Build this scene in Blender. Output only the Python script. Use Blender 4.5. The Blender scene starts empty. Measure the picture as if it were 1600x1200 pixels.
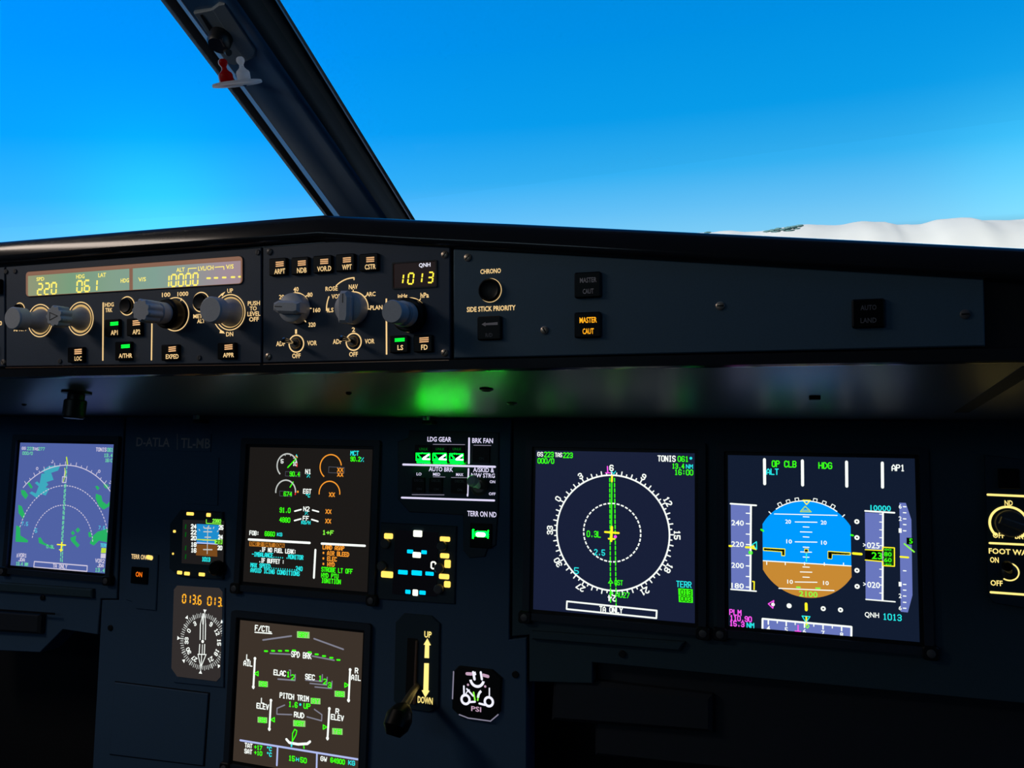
import bpy, bmesh, math, random
from mathutils import Vector, Matrix
random.seed(7)
S = bpy.context.scene
COL = S.collection
R_ = math.radians

# ------------------------------------------------------------------ camera
FOC = 1205.0                                    # focal length in pixels of the 1600x1200 frame
TILT = R_(15)                                   # instrument board leans back
CAM = Vector((0.5, 0.0, 1.2))
def euler_m(y, p, r):
    Ry = Matrix(((math.cos(y), 0, math.sin(y)), (0, 1, 0), (-math.sin(y), 0, math.cos(y))))
    Rx = Matrix(((1, 0, 0), (0, math.cos(p), -math.sin(p)), (0, math.sin(p), math.cos(p))))
    Rz = Matrix(((math.cos(r), -math.sin(r), 0), (math.sin(r), math.cos(r), 0), (0, 0, 1)))
    return Ry @ Rx @ Rz
MB_ = Matrix(((1, 0, 0), (0, math.sin(TILT), -math.cos(TILT)), (0, math.cos(TILT), math.sin(TILT))))
ROT = MB_ @ euler_m(.3234, .0927, .021)
cd = bpy.data.cameras.new('camera'); cam = bpy.data.objects.new('camera', cd); COL.objects.link(cam)
cd.sensor_width = 36; cd.lens = FOC / 1600 * 36; cd.clip_start = .01; cd.clip_end = 20000
cam.matrix_world = Matrix.Translation(CAM) @ ROT.to_4x4()
S.camera = cam
def ray(px, py): return ROT @ Vector(((px - 800) / FOC, -(py - 600) / FOC, -1))

# ------------------------------------------------------------------ view, sky, sun
S.view_settings.view_transform = 'Standard'; S.view_settings.look = 'None'
S.view_settings.exposure = 0; S.view_settings.gamma = 1; S.view_settings.use_curve_mapping = False
S.cycles.max_bounces = 6; S.cycles.diffuse_bounces = 3; S.cycles.glossy_bounces = 3
S.cycles.sample_clamp_indirect = 12; S.cycles.blur_glossy = .5
def lin(c): return tuple((x / 255 / 12.92 if x / 255 <= .04045 else ((x / 255 + .055) / 1.055) ** 2.4) for x in c)
W = bpy.data.worlds.new('sky'); S.world = W; W.use_nodes = True
nt = W.node_tree; nt.nodes.clear(); N = nt.nodes.new; L = nt.links.new
def sky():
    out = N('ShaderNodeOutputWorld'); bg = N('ShaderNodeBackground'); L(bg.outputs[0], out.inputs[0])
    tc = N('ShaderNodeTexCoord'); sep = N('ShaderNodeSeparateXYZ'); L(tc.outputs['Generated'], sep.inputs[0])
    rp = N('ShaderNodeValToRGB'); e = rp.color_ramp.elements
    L(sep.outputs[2], rp.inputs[0])
    stops = [(0, (112, 146, 172)), (.02, (125, 205, 246)), (.055, (98, 192, 245)), (.10, (52, 176, 241)), (.165, (8, 158, 236)), (.25, (0, 147, 230)), (.36, (0, 136, 221)), (.7, (0, 95, 175))]
    while len(e) < len(stops): e.new(.5)
    for q, (p, c) in zip(e, stops): q.position = p; q.color = (*lin(c), 1)
    col = rp.outputs[0]
    def lobe(px, py, power, colr, col):
        v = ray(px, py).normalized()
        dt = N('ShaderNodeVectorMath'); dt.operation = 'DOT_PRODUCT'; L(tc.outputs['Generated'], dt.inputs[0]); dt.inputs[1].default_value = v
        mx = N('ShaderNodeMath'); mx.operation = 'MAXIMUM'; L(dt.outputs['Value'], mx.inputs[0]); mx.inputs[1].default_value = 0
        pw = N('ShaderNodeMath'); pw.operation = 'POWER'; L(mx.outputs[0], pw.inputs[0]); pw.inputs[1].default_value = power
        ml = N('ShaderNodeMix'); ml.data_type = 'RGBA'; ml.blend_type = 'ADD'
        L(pw.outputs[0], ml.inputs[0]); L(col, ml.inputs[6]); ml.inputs[7].default_value = (*colr, 1)
        return ml.outputs[2]
    col = lobe(250, 340, 260, (-.03, .21, .09), col)
    col = lobe(60, 360, 24, (-.10, .02, .05), col)
    col = lobe(1640, 290, 200, (.02, .14, .12), col)
    col = lobe(-60, 170, 9, (-.02, .03, .26), col)
    # the sky behind the aircraft is the dark side of the evening
    mr = N('ShaderNodeMapRange'); L(sep.outputs[1], mr.inputs[0]); mr.inputs[1].default_value = -.5; mr.inputs[2].default_value = .3
    gm = N('ShaderNodeMix'); gm.data_type = 'RGBA'; L(mr.outputs[0], gm.inputs[0]); gm.inputs[6].default_value = (.085, .105, .12, 1); L(col, gm.inputs[7]); bg.inputs[1].default_value = 1
    L(gm.outputs[2], bg.inputs[0])
sky()
sd = bpy.data.lights.new('sun', 'SUN'); sd.energy = 5.6; sd.angle = R_(1); sd.color = (.98, 1, .93)
sun = bpy.data.objects.new('sun', sd); COL.objects.link(sun)
sun.rotation_euler = Vector((-.7, -.75, .6)).to_track_quat('Z', 'Y').to_euler()
# unseen cool fill light, added in the aft overhead to brighten the panels
ld = bpy.data.lights.new('aft_fill', 'AREA'); ld.energy = .78; ld.color = (.58, .82, 1); ld.shape = 'RECTANGLE'; ld.size = .9; ld.size_y = .16
lo = bpy.data.objects.new('aft_fill', ld); COL.objects.link(lo); lo.location = (-.35, -.9, 1.72)
lo.rotation_euler = (Vector((-.35, -.9, 1.72)) - Vector((0, .48, 1.2))).to_track_quat('Z', 'Y').to_euler()

# unseen warm area light, added overhead left to make the padded lip's sheen
l2 = bpy.data.lights.new('lip_sheen_light', 'AREA'); l2.energy = 1.5; l2.color = (1, .84, .72); l2.shape = 'RECTANGLE'; l2.size = .42; l2.size_y = .1
lo2 = bpy.data.objects.new('lip_sheen_light', l2); COL.objects.link(lo2); lo2.location = (-.68, .06, 1.70)
lo2.rotation_euler = (Vector((-.68, .06, 1.70)) - Vector((.0, .49, 1.24))).to_track_quat('Z', 'Y').to_euler()

# ------------------------------------------------------------------ materials
MATS = {}
def pbr(name, rgb, rough=.5, metal=0., bump=0., scale=900., spec=.5, coat=0., var=.12):
    m = bpy.data.materials.new(name); m.use_nodes = True; t = m.node_tree; b = t.nodes['Principled BSDF']
    c = lin(rgb)
    b.inputs['Roughness'].default_value = rough; b.inputs['Metallic'].default_value = metal
    b.inputs['Specular IOR Level'].default_value = spec; b.inputs['Coat Weight'].default_value = coat
    tc = t.nodes.new('ShaderNodeTexCoord'); nz = t.nodes.new('ShaderNodeTexNoise'); nz.inputs['Scale'].default_value = scale; nz.inputs['Detail'].default_value = 3
    t.links.new(tc.outputs['Object'], nz.inputs[0])
    r = t.nodes.new('ShaderNodeValToRGB'); r.color_ramp.elements[0].color = (*[x * (1 - var) for x in c], 1); r.color_ramp.elements[1].color = (*[min(1, x * (1 + var)) for x in c], 1)
    t.links.new(nz.outputs[0], r.inputs[0]); t.links.new(r.outputs[0], b.inputs['Base Color'])
    if bump:
        bp = t.nodes.new('ShaderNodeBump'); bp.inputs['Strength'].default_value = bump; bp.inputs['Distance'].default_value = .0005
        t.links.new(nz.outputs[0], bp.inputs['Height']); t.links.new(bp.outputs[0], b.inputs['Normal'])
    MATS[name] = m; return m
def emi(name, rgb, s=1.0):
    m = bpy.data.materials.new(name); m.use_nodes = True; t = m.node_tree; t.nodes.clear()
    o = t.nodes.new('ShaderNodeOutputMaterial'); e = t.nodes.new('ShaderNodeEmission')
    e.inputs[0].default_value = (*lin(rgb), 1); e.inputs[1].default_value = s
    t.links.new(e.outputs[0], o.inputs[0]); MATS[name] = m; return m
def scr(name, rgb, s=1.0, base=(4, 5, 7), rough=.25):
    m = bpy.data.materials.new(name); m.use_nodes = True; b = m.node_tree.nodes['Principled BSDF']
    b.inputs['Base Color'].default_value = (*lin(base), 1); b.inputs['Roughness'].default_value = rough; b.inputs['Specular IOR Level'].default_value = .2
    b.inputs['Emission Color'].default_value = (*lin(rgb), 1); b.inputs['Emission Strength'].default_value = s
    MATS[name] = m; return m
pbr('board', (66, 98, 130), .62, bump=.25)
pbr('board_side', (54, 80, 92), .62, bump=.25)
pbr('face', (66, 82, 102), .55, bump=.15)
pbr('face_wing', (76, 106, 126), .55, bump=.15)
pbr('shield', (34, 37, 42), .155, bump=.004, scale=1500)
pbr('under', (84, 90, 98), .35, bump=.05, scale=2500, spec=1.)
pbr('lining', (96, 100, 106), .7, bump=.1)
pbr('black', (16, 17, 19), .45)
pbr('cap', (6, 6, 7), .4, spec=.25)
pbr('bezel', (46, 58, 72), .5, bump=.1)
pbr('knob', (205, 210, 216), .42, bump=.08)
pbr('knob_dark', (96, 96, 98), .4)
pbr('screw', (205, 190, 172), .35, metal=.8)
pbr('slot', (20, 20, 20), .6)
pbr('chrome', (200, 200, 200), .16, metal=1)
pbr('clip_metal', (240, 240, 240), .4)
pbr('lever', (120, 110, 100), .35, metal=.5)
pbr('post', (58, 96, 132), .3, bump=.01, spec=.7)
pbr('plate', (44, 66, 80), .5, bump=.1)
pbr('post_dark', (16, 20, 24), .6, spec=.3)
pbr('seal', (10, 10, 12), .6)
pbr('compass_body', (130, 146, 156), .5)
pbr('recess', (12, 13, 15), .8)
pbr('dim', (215, 205, 205), .6)
pbr('dimmer', (120, 120, 126), .6)
pbr('placard', (185, 178, 180), .6)
pbr('table', (40, 46, 54), .6)
pbr('floor_m', (26, 28, 32), .9)
pbr('copper', (190, 150, 125), .3, metal=.7)
emi('warm', (255, 214, 148), 1.0); emi('warm_b', (255, 226, 130), 1.25); emi('warm_dim', (240, 184, 128), .95)
emi('glow', (255, 214, 140), 1.1)
emi('lav', (226, 220, 250), 1.0); emi('lav_dim', (170, 165, 190), .6)
emi('seg_y', (255, 232, 70), 1.3); emi('lcd_y', (255, 236, 110), 1.1)
emi('seg_o', (255, 176, 40), 1.15)
emi('green_lamp', (10, 255, 60), 1.4); emi('gear_lamp', (0, 255, 11), 55); emi('gear_core', (170, 255, 205), 6)
emi('gear_dim', (0, 120, 30), .5)
emi('amber_lamp', (255, 170, 30), 1.3); emi('amber_btn', (255, 120, 20), 1.2); emi('yel_lamp', (255, 206, 92), 1.5)
emi('w', (238, 244, 238), 1.15); emi('wg', (196, 200, 196), 1.0); emi('g', (60, 255, 20), 1.1); emi('gl', (140, 255, 70), 1.0)
emi('c', (40, 235, 235), 1.0); emi('m', (255, 90, 245), 1.0); emi('y', (250, 240, 40), 1.1); emi('a', (255, 160, 50), 1.0)
emi('r', (230, 40, 50), 1.0); emi('grey', (128, 128, 142), 1.0); emi('grey_d', (72, 74, 84), 1.0)
emi('tape', (106, 120, 190), 1.0); emi('skyb', (0, 152, 250), 1.05); emi('earth', (200, 138, 52), 1.0)
emi('cb', (0, 190, 245), 1.5); emi('lamp_white', (240, 245, 225), 1.5)
emi('wl', (206, 200, 222), 1.0); emi('gl2', (110, 215, 165), 1.0); emi('cl2', (80, 205, 225), 1.0)
emi('terr', (40, 178, 100), 1.0); emi('terr_c', (62, 170, 190), 1.0); emi('isis_sky', (30, 140, 205), 1.0); emi('isis_earth', (120, 74, 30), 1.0)
emi('yg', (190, 225, 60), 1.0); emi('blackout', (3, 4, 6), 1.0); emi('gback', (20, 60, 15), 1.0); emi('glab', (150, 212, 122), 1.0)
emi('peri', (178, 190, 240), 1.0); emi('amber_bg', (190, 120, 40), 1.0); emi('lavw', (225, 225, 240), 1.2); emi('pink', (195, 160, 185), 1.0)
scr('scr_nd', (24, 31, 56), 1.0); scr('scr_pfd', (18, 28, 48), 1.0); scr('scr_eu', (28, 25, 23), 1.0)
scr('scr_el', (60, 50, 42), 1.0); scr('scr_lnd', (80, 98, 164), 1.0); scr('scr_isis', (30, 28, 28), 1.0); scr('scr_rmi', (50, 45, 44), 1.0)
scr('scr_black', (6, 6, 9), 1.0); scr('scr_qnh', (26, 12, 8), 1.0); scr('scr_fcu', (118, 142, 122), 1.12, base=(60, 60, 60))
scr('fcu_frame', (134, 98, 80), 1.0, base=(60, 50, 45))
scr('well', (232, 190, 120), .75, base=(120, 100, 70), rough=.5)
def cloud_mat():
    m = bpy.data.materials.new('cloud'); m.use_nodes = True; t = m.node_tree; t.nodes.clear()
    o = t.nodes.new('ShaderNodeOutputMaterial'); d = t.nodes.new('ShaderNodeBsdfDiffuse'); tr = t.nodes.new('ShaderNodeBsdfTranslucent'); mx = t.nodes.new('ShaderNodeMixShader')
    nz = t.nodes.new('ShaderNodeTexNoise'); nz.inputs['Scale'].default_value = .004; nz.inputs['Detail'].default_value = 6
    tc = t.nodes.new('ShaderNodeTexCoord'); t.links.new(tc.outputs['Object'], nz.inputs[0])
    r = t.nodes.new('ShaderNodeValToRGB'); r.color_ramp.elements[0].color = (.8, .78, .74, 1); r.color_ramp.elements[1].color = (.95, .93, .9, 1)
    t.links.new(nz.outputs[0], r.inputs[0]); t.links.new(r.outputs[0], d.inputs[0]); t.links.new(r.outputs[0], tr.inputs[0])
    mx.inputs[0].default_value = .45; t.links.new(d.outputs[0], mx.inputs[1]); t.links.new(tr.outputs[0], mx.inputs[2]); t.links.new(mx.outputs[0], o.inputs[0])
    MATS['cloud'] = m
cloud_mat()
def reflection_tint():  # green-to-pink reflection across the window, painted into its emission colour
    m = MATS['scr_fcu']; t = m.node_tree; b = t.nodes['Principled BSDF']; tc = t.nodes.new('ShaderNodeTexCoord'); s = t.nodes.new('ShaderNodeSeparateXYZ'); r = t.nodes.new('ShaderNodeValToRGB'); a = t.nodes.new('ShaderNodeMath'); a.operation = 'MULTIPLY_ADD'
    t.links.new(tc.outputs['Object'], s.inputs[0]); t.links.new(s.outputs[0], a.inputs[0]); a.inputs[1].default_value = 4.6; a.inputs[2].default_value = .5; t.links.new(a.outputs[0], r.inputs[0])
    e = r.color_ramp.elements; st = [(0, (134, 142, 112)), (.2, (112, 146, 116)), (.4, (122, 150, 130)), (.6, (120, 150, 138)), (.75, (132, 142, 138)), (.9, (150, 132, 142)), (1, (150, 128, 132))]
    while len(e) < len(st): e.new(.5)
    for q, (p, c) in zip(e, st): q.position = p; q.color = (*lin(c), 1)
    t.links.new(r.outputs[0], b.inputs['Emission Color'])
reflection_tint()
def strip_mat():
    m = bpy.data.materials.new('strip'); m.use_nodes = True; t = m.node_tree; t.nodes.clear()
    o = t.nodes.new('ShaderNodeOutputMaterial'); d = t.nodes.new('ShaderNodeBsdfDiffuse'); tr = t.nodes.new('ShaderNodeBsdfTranslucent'); mx = t.nodes.new('ShaderNodeMixShader'); nz = t.nodes.new('ShaderNodeTexNoise'); nz.inputs['Scale'].default_value = 40
    r = t.nodes.new('ShaderNodeValToRGB'); r.color_ramp.elements[0].color = (.95, .82, .72, 1); r.color_ramp.elements[1].color = (1, .86, .76, 1); t.links.new(nz.outputs[0], r.inputs[0])
    mx.inputs[0].default_value = .85; t.links.new(r.outputs[0], d.inputs[0]); t.links.new(r.outputs[0], tr.inputs[0]); t.links.new(d.outputs[0], mx.inputs[1]); t.links.new(tr.outputs[0], mx.inputs[2]); t.links.new(mx.outputs[0], o.inputs[0]); MATS['strip'] = m
strip_mat()
def plastic(name, rgb):
    m = pbr(name, rgb, .4, var=.04); t = m.node_tree; b = t.nodes['Principled BSDF']; o = t.nodes['Material Output']; tr = t.nodes.new('ShaderNodeBsdfTranslucent'); mx = t.nodes.new('ShaderNodeMixShader')
    tr.inputs[0].default_value = (*lin(rgb), 1); mx.inputs[0].default_value = .8; t.links.new(b.outputs[0], mx.inputs[1]); t.links.new(tr.outputs[0], mx.inputs[2]); t.links.new(mx.outputs[0], o.inputs[0])
plastic('white_plastic', (255, 250, 246)); plastic('red_plastic', (215, 24, 30))
def glass_mat():
    m = bpy.data.materials.new('pane'); m.use_nodes = True; t = m.node_tree; t.nodes.clear()
    o = t.nodes.new('ShaderNodeOutputMaterial'); a = t.nodes.new('ShaderNodeBsdfTransparent'); g = t.nodes.new('ShaderNodeBsdfGlossy'); mx = t.nodes.new('ShaderNodeMixShader'); f = t.nodes.new('ShaderNodeFresnel')
    g.inputs['Roughness'].default_value = 0.0; f.inputs[0].default_value = 1.15; mx.inputs[0].default_value = .02; a.inputs[0].default_value = (.99, 1, 1, 1)
    t.links.new(a.outputs[0], mx.inputs[1]); t.links.new(g.outputs[0], mx.inputs[2]); t.links.new(mx.outputs[0], o.inputs[0])
    MATS['pane'] = m
glass_mat()

# ------------------------------------------------------------------ planes the panels stand on
class Plane:
    def __init__(s, O, U, V):
        s.O = Vector(O); s.U = Vector(U).normalized(); s.V = Vector(V).normalized(); s.N = s.U.cross(s.V)
        s.M = Matrix((( s.U.x, s.V.x, s.N.x), (s.U.y, s.V.y, s.N.y), (s.U.z, s.V.z, s.N.z)))
    def __call__(s, px, py, w=0.):
        d = ray(px, py); k = ((s.O + s.N * w - CAM).dot(s.N)) / d.dot(s.N)
        q = CAM + d * k - s.O
        return q.dot(s.U), q.dot(s.V)
    def world(s, u, v, w=0.): return s.O + s.U * u + s.V * v + s.N * w
    def shift(s, w): return Plane(s.O + s.N * w, s.U, s.V)
BOARD = Plane(CAM - MB_ @ Vector((.2286, -.0054, .7654)), (1, 0, 0), (0, math.sin(TILT), math.cos(TILT)))
GF = Plane((0, .485, 1.138), (1, 0, 0), (0, math.sin(R_(10)), math.cos(R_(10))))      # glareshield face
POST = Plane((0, .957, 1.273), (1, 0, 0), (0, -.814, .581))

# ------------------------------------------------------------------ stroke letters of the displays
GL = {'0': "10 30 41 45 36 16 05 01 10", '1': "15 26 20|10 30", '2': "05 16 36 45 44 00 40", '3': "05 16 36 45 44 33 13|33 42 41 30 10 01",
'4': "30 36 02 42", '5': "46 06 03 33 42 41 30 10 01", '6': "45 36 16 05 01 10 30 41 42 33 03", '7': "06 46 10", '8': "13 04 05 16 36 45 44 33 13 02 01 10 30 41 42 33",
'9': "01 10 30 41 45 36 16 05 04 13 43", 'A': "00 04 26 44 40|02 42", 'B': "00 06 36 45 44 33 03|33 42 41 30 00", 'C': "45 36 16 05 01 10 30 41",
'D': "00 06 26 44 42 20 00", 'E': "46 06 00 40|03 33", 'F': "46 06 00|03 33", 'G': "45 36 16 05 01 10 30 41 43 23", 'H': "00 06|40 46|03 43",
'I': "10 30|20 26|16 36", 'J': "46 41 30 10 01", 'K': "00 06|46 02|13 40", 'L': "06 00 40", 'M': "00 06 23 46 40", 'N': "00 06 40 46",
'O': "10 30 41 45 36 16 05 01 10", 'P': "00 06 36 45 44 33 03", 'Q': "10 30 41 45 36 16 05 01 10|22 40", 'R': "00 06 36 45 44 33 03|23 40",
'S': "45 36 16 05 04 13 33 42 41 30 10 01", 'T': "06 46|26 20", 'U': "06 01 10 30 41 46", 'V': "06 20 46", 'W': "06 10 23 30 46", 'X': "00 46|06 40",
'Y': "06 23 46|23 20", 'Z': "06 46 00 40", '.': "20 21", ':': "21 22|24 25", '-': "03 43", '/': "00 46", '+': "03 43|21 25", '°': "15 26 35 24 15",
'>': "05 43 01", '%': "00 46|05 06|40 41", '*': "14 34 32 12 14 32|12 34", ' ': "", '[': "36 16 10 30"}
SEG = {'0': 'abcdef', '1': 'bc', '2': 'abged', '3': 'abgcd', '4': 'fgbc', '5': 'afgcd', '6': 'afgedc', '7': 'abc', '8': 'abcdefg', '9': 'abcdfg', ' ': ''}
SEGL = {'a': ((.0, 1), (1, 1)), 'b': ((1, 1), (1, .5)), 'c': ((1, .5), (1, 0)), 'd': ((0, 0), (1, 0)), 'e': ((0, .5), (0, 0)), 'f': ((0, 1), (0, .5)), 'g': ((0, .5), (1, .5))}
_tc = {}
def font_mesh(s):
    if s in _tc: return _tc[s]
    cu = bpy.data.curves.new('t', 'FONT'); cu.body = s; cu.resolution_u = 2; cu.offset = .017
    ob = bpy.data.objects.new('t', cu); COL.objects.link(ob); dg = bpy.context.evaluated_depsgraph_get()
    me = bpy.data.meshes.new_from_object(ob.evaluated_get(dg))
    vs = [tuple(v.co[:2]) for v in me.vertices]; fs = [tuple(p.vertices) for p in me.polygons]
    bpy.data.objects.remove(ob); bpy.data.curves.remove(cu); bpy.data.meshes.remove(me)
    _tc[s] = (vs, fs); return _tc[s]

def rrect(cu, cv, w, h, r, n=4):
    r = min(r, w / 2 * .999, h / 2 * .999); out = []
    for (sx, sy, a) in ((1, 1, 0), (-1, 1, 90), (-1, -1, 180), (1, -1, 270)):
        for k in range(n + 1):
            t = R_(a + 90 * k / n)
            out.append((cu + sx * (w / 2 - r) + r * math.cos(t), cv + sy * (h / 2 - r) + r * math.sin(t)))
    return out
def inset(p, d):
    n = len(p); out = []; ar = sum(p[i][0] * p[(i + 1) % n][1] - p[(i + 1) % n][0] * p[i][1] for i in range(n)); sg = 1 if ar > 0 else -1
    for i in range(n):
        a, b, c = Vector(p[i - 1]), Vector(p[i]), Vector(p[(i + 1) % n])
        e1 = (b - a); e2 = (c - b)
        if e1.length < 1e-9 or e2.length < 1e-9: out.append(p[i]); continue
        e1.normalize(); e2.normalize(); n1 = Vector((-e1.y, e1.x)) * sg; n2 = Vector((-e2.y, e2.x)) * sg
        m = n1 + n2; k = m.dot(n1)
        m = m / max(k, .35); q = b + m * d; out.append((q.x, q.y))
    return out

class D:
    """collects shapes in a plane's own (u, v, w) metres; positions may be read off the photo through the plane"""
    def __init__(s, P, zoom=(1., 0., 0.), w=0., mat='black'):
        s.P = P; s.z = zoom; s.w = w; s.m = mat; s.V = []; s.F = []; s.I = []; s.mats = []; s.sm = []
    def mi(s):
        if s.m not in s.mats: s.mats.append(s.m)
        return s.mats.index(s.m)
    def add(s, vs, fs, smooth=False):
        b = len(s.V); s.V += [Vector(v) for v in vs]; i = s.mi()
        for f in fs: s.F.append([b + k for k in f]); s.I.append(i); s.sm.append(smooth)
    def at(s, x, y, w=None): return s.P(s.z[1] + x / s.z[0], s.z[2] + y / s.z[0], s.w if w is None else w)
    def sc(s, x, y):
        a = s.at(x - 4, y); b = s.at(x + 4, y); c = s.at(x, y - 4); d = s.at(x, y + 4)
        return abs(b[0] - a[0]) / 8, abs(c[1] - d[1]) / 8
    # flat marks
    def polyuv(s, pts, dw=0): s.add([(u, v, s.w + dw) for u, v in pts], [list(range(len(pts)))])
    def poly(s, pts): s.polyuv([s.at(*p) for p in pts])
    def lineuv(s, pts, wd, closed=False, round_=True):
        pts = [Vector(p) for p in pts]
        if closed: pts = pts + [pts[0]]
        h = wd / 2
        for a, b in zip(pts[:-1], pts[1:]):
            d = b - a
            if d.length < 1e-8: d = Vector((0, 1e-6))
            d.normalize(); n = Vector((-d.y, d.x)) * h
            if round_:
                c = []
                for k in range(5): t = math.pi * k / 4 + math.atan2(n.y, n.x); c.append(a + Vector((math.cos(t), math.sin(t))) * h)
                for k in range(5): t = math.pi * k / 4 + math.pi + math.atan2(n.y, n.x); c.append(b + Vector((math.cos(t), math.sin(t))) * h)
            else: c = [a + n, a - n, b - n, b + n]
            s.polyuv([(q.x, q.y) for q in c])
    def line(s, pts, wd, closed=False, round_=True):
        c = pts[0]; k = sum(s.sc(*c)) / 2
        s.lineuv([s.at(*p) for p in pts], wd * k, closed, round_)
    def st(s, txt, cx, cy, w, h, lw=None, rot=0.):
        sx, sy = s.sc(cx, cy); u, v = s.at(cx, cy); W_, H_ = w * sx, h * sy; n = len(txt)
        adv = 1.42; tot = n * adv - (adv - 1); gw = W_ / tot
        lw = (lw * .86 * (sx + sy) / 2) if lw else H_ * .17
        ca, sa = math.cos(R_(rot)), math.sin(R_(rot))
        for i, ch in enumerate(txt):
            x0 = -W_ / 2 + i * adv * gw
            for pl in GL.get(ch, '').split('|'):
                if not pl.strip(): continue
                pp = []
                for q in pl.split():
                    a = x0 + int(q[0]) / 4 * gw; b = -H_ / 2 + int(q[1]) / 6 * H_
                    pp.append((u + a * ca - b * sa, v + a * sa + b * ca))
                s.lineuv(pp, lw)
    def tx(s, txt, cx, cy, w, h, rot=0.):
        vs, fs = font_mesh(txt); sx, sy = s.sc(cx, cy); u, v = s.at(cx, cy)
        x0 = min(p[0] for p in vs); x1 = max(p[0] for p in vs); y0 = min(p[1] for p in vs); y1 = max(p[1] for p in vs)
        kx = w * sx / (x1 - x0); ky = h * sy / (y1 - y0); ca, sa = math.cos(R_(rot)), math.sin(R_(rot)); out = []
        for p in vs:
            a = (p[0] - (x0 + x1) / 2) * kx; b = (p[1] - (y0 + y1) / 2) * ky
            out.append((u + a * ca - b * sa, v + a * sa + b * ca, s.w))
        s.add(out, fs)
    def seg(s, txt, boxes, lw, slant=0.):
        for ch, (x0, y0, x1, y1) in zip(txt, boxes):
            k = sum(s.sc(x0, y0)) / 2
            for q in SEG[ch]:
                (a, b), (c, d) = SEGL[q]
                P1 = (x0 + (x1 - x0) * a + slant * b, y1 + (y0 - y1) * b); P2 = (x0 + (x1 - x0) * c + slant * d, y1 + (y0 - y1) * d)
                g = .10
                A = (P1[0] + (P2[0] - P1[0]) * g, P1[1] + (P2[1] - P1[1]) * g); B = (P2[0] + (P1[0] - P2[0]) * g, P2[1] + (P1[1] - P2[1]) * g)
                s.lineuv([s.at(*A), s.at(*B)], lw * k, round_=False)
    def rad(s, cx, cy, r): return r * s.sc(cx, cy)[1]
    def arcuv(s, u, v, R, a0, a1, wd, n=48):
        """angles in degrees clockwise from up"""
        m = max(2, int(n * abs(a1 - a0) / 360)); i0 = []; 
        for k in range(m + 1):
            t = R_(a0 + (a1 - a0) * k / m); i0.append((math.sin(t), math.cos(t)))
        for p, q in zip(i0[:-1], i0[1:]):
            s.polyuv([(u + p[0] * (R + wd / 2), v + p[1] * (R + wd / 2)), (u + q[0] * (R + wd / 2), v + q[1] * (R + wd / 2)),
                      (u + q[0] * (R - wd / 2), v + q[1] * (R - wd / 2)), (u + p[0] * (R - wd / 2), v + p[1] * (R - wd / 2))])
    def arc(s, cx, cy, r, a0, a1, wd, dash=0, duty=.65, n=72):
        u, v = s.at(cx, cy); k = s.sc(cx, cy)[1]
        if dash:
            st = (a1 - a0) / dash
            for i in range(dash): s.arcuv(u, v, r * k, a0 + i * st, a0 + (i + duty) * st, wd * k, n)
        else: s.arcuv(u, v, r * k, a0, a1, wd * k, n)
    def disc(s, cx, cy, r, n=20):
        u, v = s.at(cx, cy); k = s.rad(cx, cy, r)
        s.polyuv([(u + k * math.cos(6.2832 * i / n), v + k * math.sin(6.2832 * i / n)) for i in range(n)])
    def radial(s, cx, cy, r0, r1, ang, wd):
        u, v = s.at(cx, cy); k = s.sc(cx, cy)[1]; t = R_(ang)
        s.lineuv([(u + math.sin(t) * r0 * k, v + math.cos(t) * r0 * k), (u + math.sin(t) * r1 * k, v + math.cos(t) * r1 * k)], wd * k)
    # solids
    def prism(s, pts, w0, w1, ch=0., close_back=True):
        n = len(pts); ar = sum(pts[i][0] * pts[(i + 1) % n][1] - pts[(i + 1) % n][0] * pts[i][1] for i in range(n))
        if ar < 0: pts = pts[::-1]
        vs = [(u, v, w0) for u, v in pts] + [(u, v, w1 - ch) for u, v in pts]; rings = 2
        if ch: vs += [(u, v, w1) for u, v in inset(pts, ch)]; rings = 3
        fs = []
        for r in range(rings - 1):
            for i in range(n): j = (i + 1) % n; fs.append([r * n + i, r * n + j, (r + 1) * n + j, (r + 1) * n + i])
        fs.append([(rings - 1) * n + i for i in range(n)])
        if close_back: fs.append([i for i in range(n)][::-1])
        s.add(vs, fs)
    def box(s, cx, cy, w, h, w0, w1, r=.0012, ch=.0005):
        sx, sy = s.sc(cx, cy); u, v = s.at(cx, cy); s.prism(rrect(u, v, w * sx, h * sy, r), w0, w1, ch)
    def frame(s, outer, inner, w0, w1):
        """ring prism between two outlines of equal length"""
        n = len(outer); vs = [(u, v, w0) for u, v in outer] + [(u, v, w1) for u, v in outer] + [(u, v, w1) for u, v in inner] + [(u, v, w0) for u, v in inner]
        fs = []
        for r in range(4):
            q = (r + 1) % 4
            for i in range(n): j = (i + 1) % n; fs.append([r * n + i, r * n + j, q * n + j, q * n + i])
        s.add(vs, fs)
    def lathe(s, u, v, prof, n=40, flute=0, fd=0., a=0.):
        """profile of (radius, w, fluted?)"""
        vs = []; 
        for p in prof:
            for k in range(n):
                t = a + 2 * math.pi * k / n; r = p[0]
                if len(p) > 2 and flute: r *= 1 - fd * (.5 + .5 * math.cos(flute * t)) ** 1.5
                vs.append((u + r * math.cos(t), v + r * math.sin(t), p[1]))
        fs = []
        for i in range(len(prof) - 1):
            for k in range(n): j = (k + 1) % n; fs.append([i * n + k, i * n + j, (i + 1) * n + j, (i + 1) * n + k])
        fs.append([(len(prof) - 1) * n + k for k in range(n)]); fs.append(list(range(n))[::-1])
        s.add(vs, fs, True)
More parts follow.
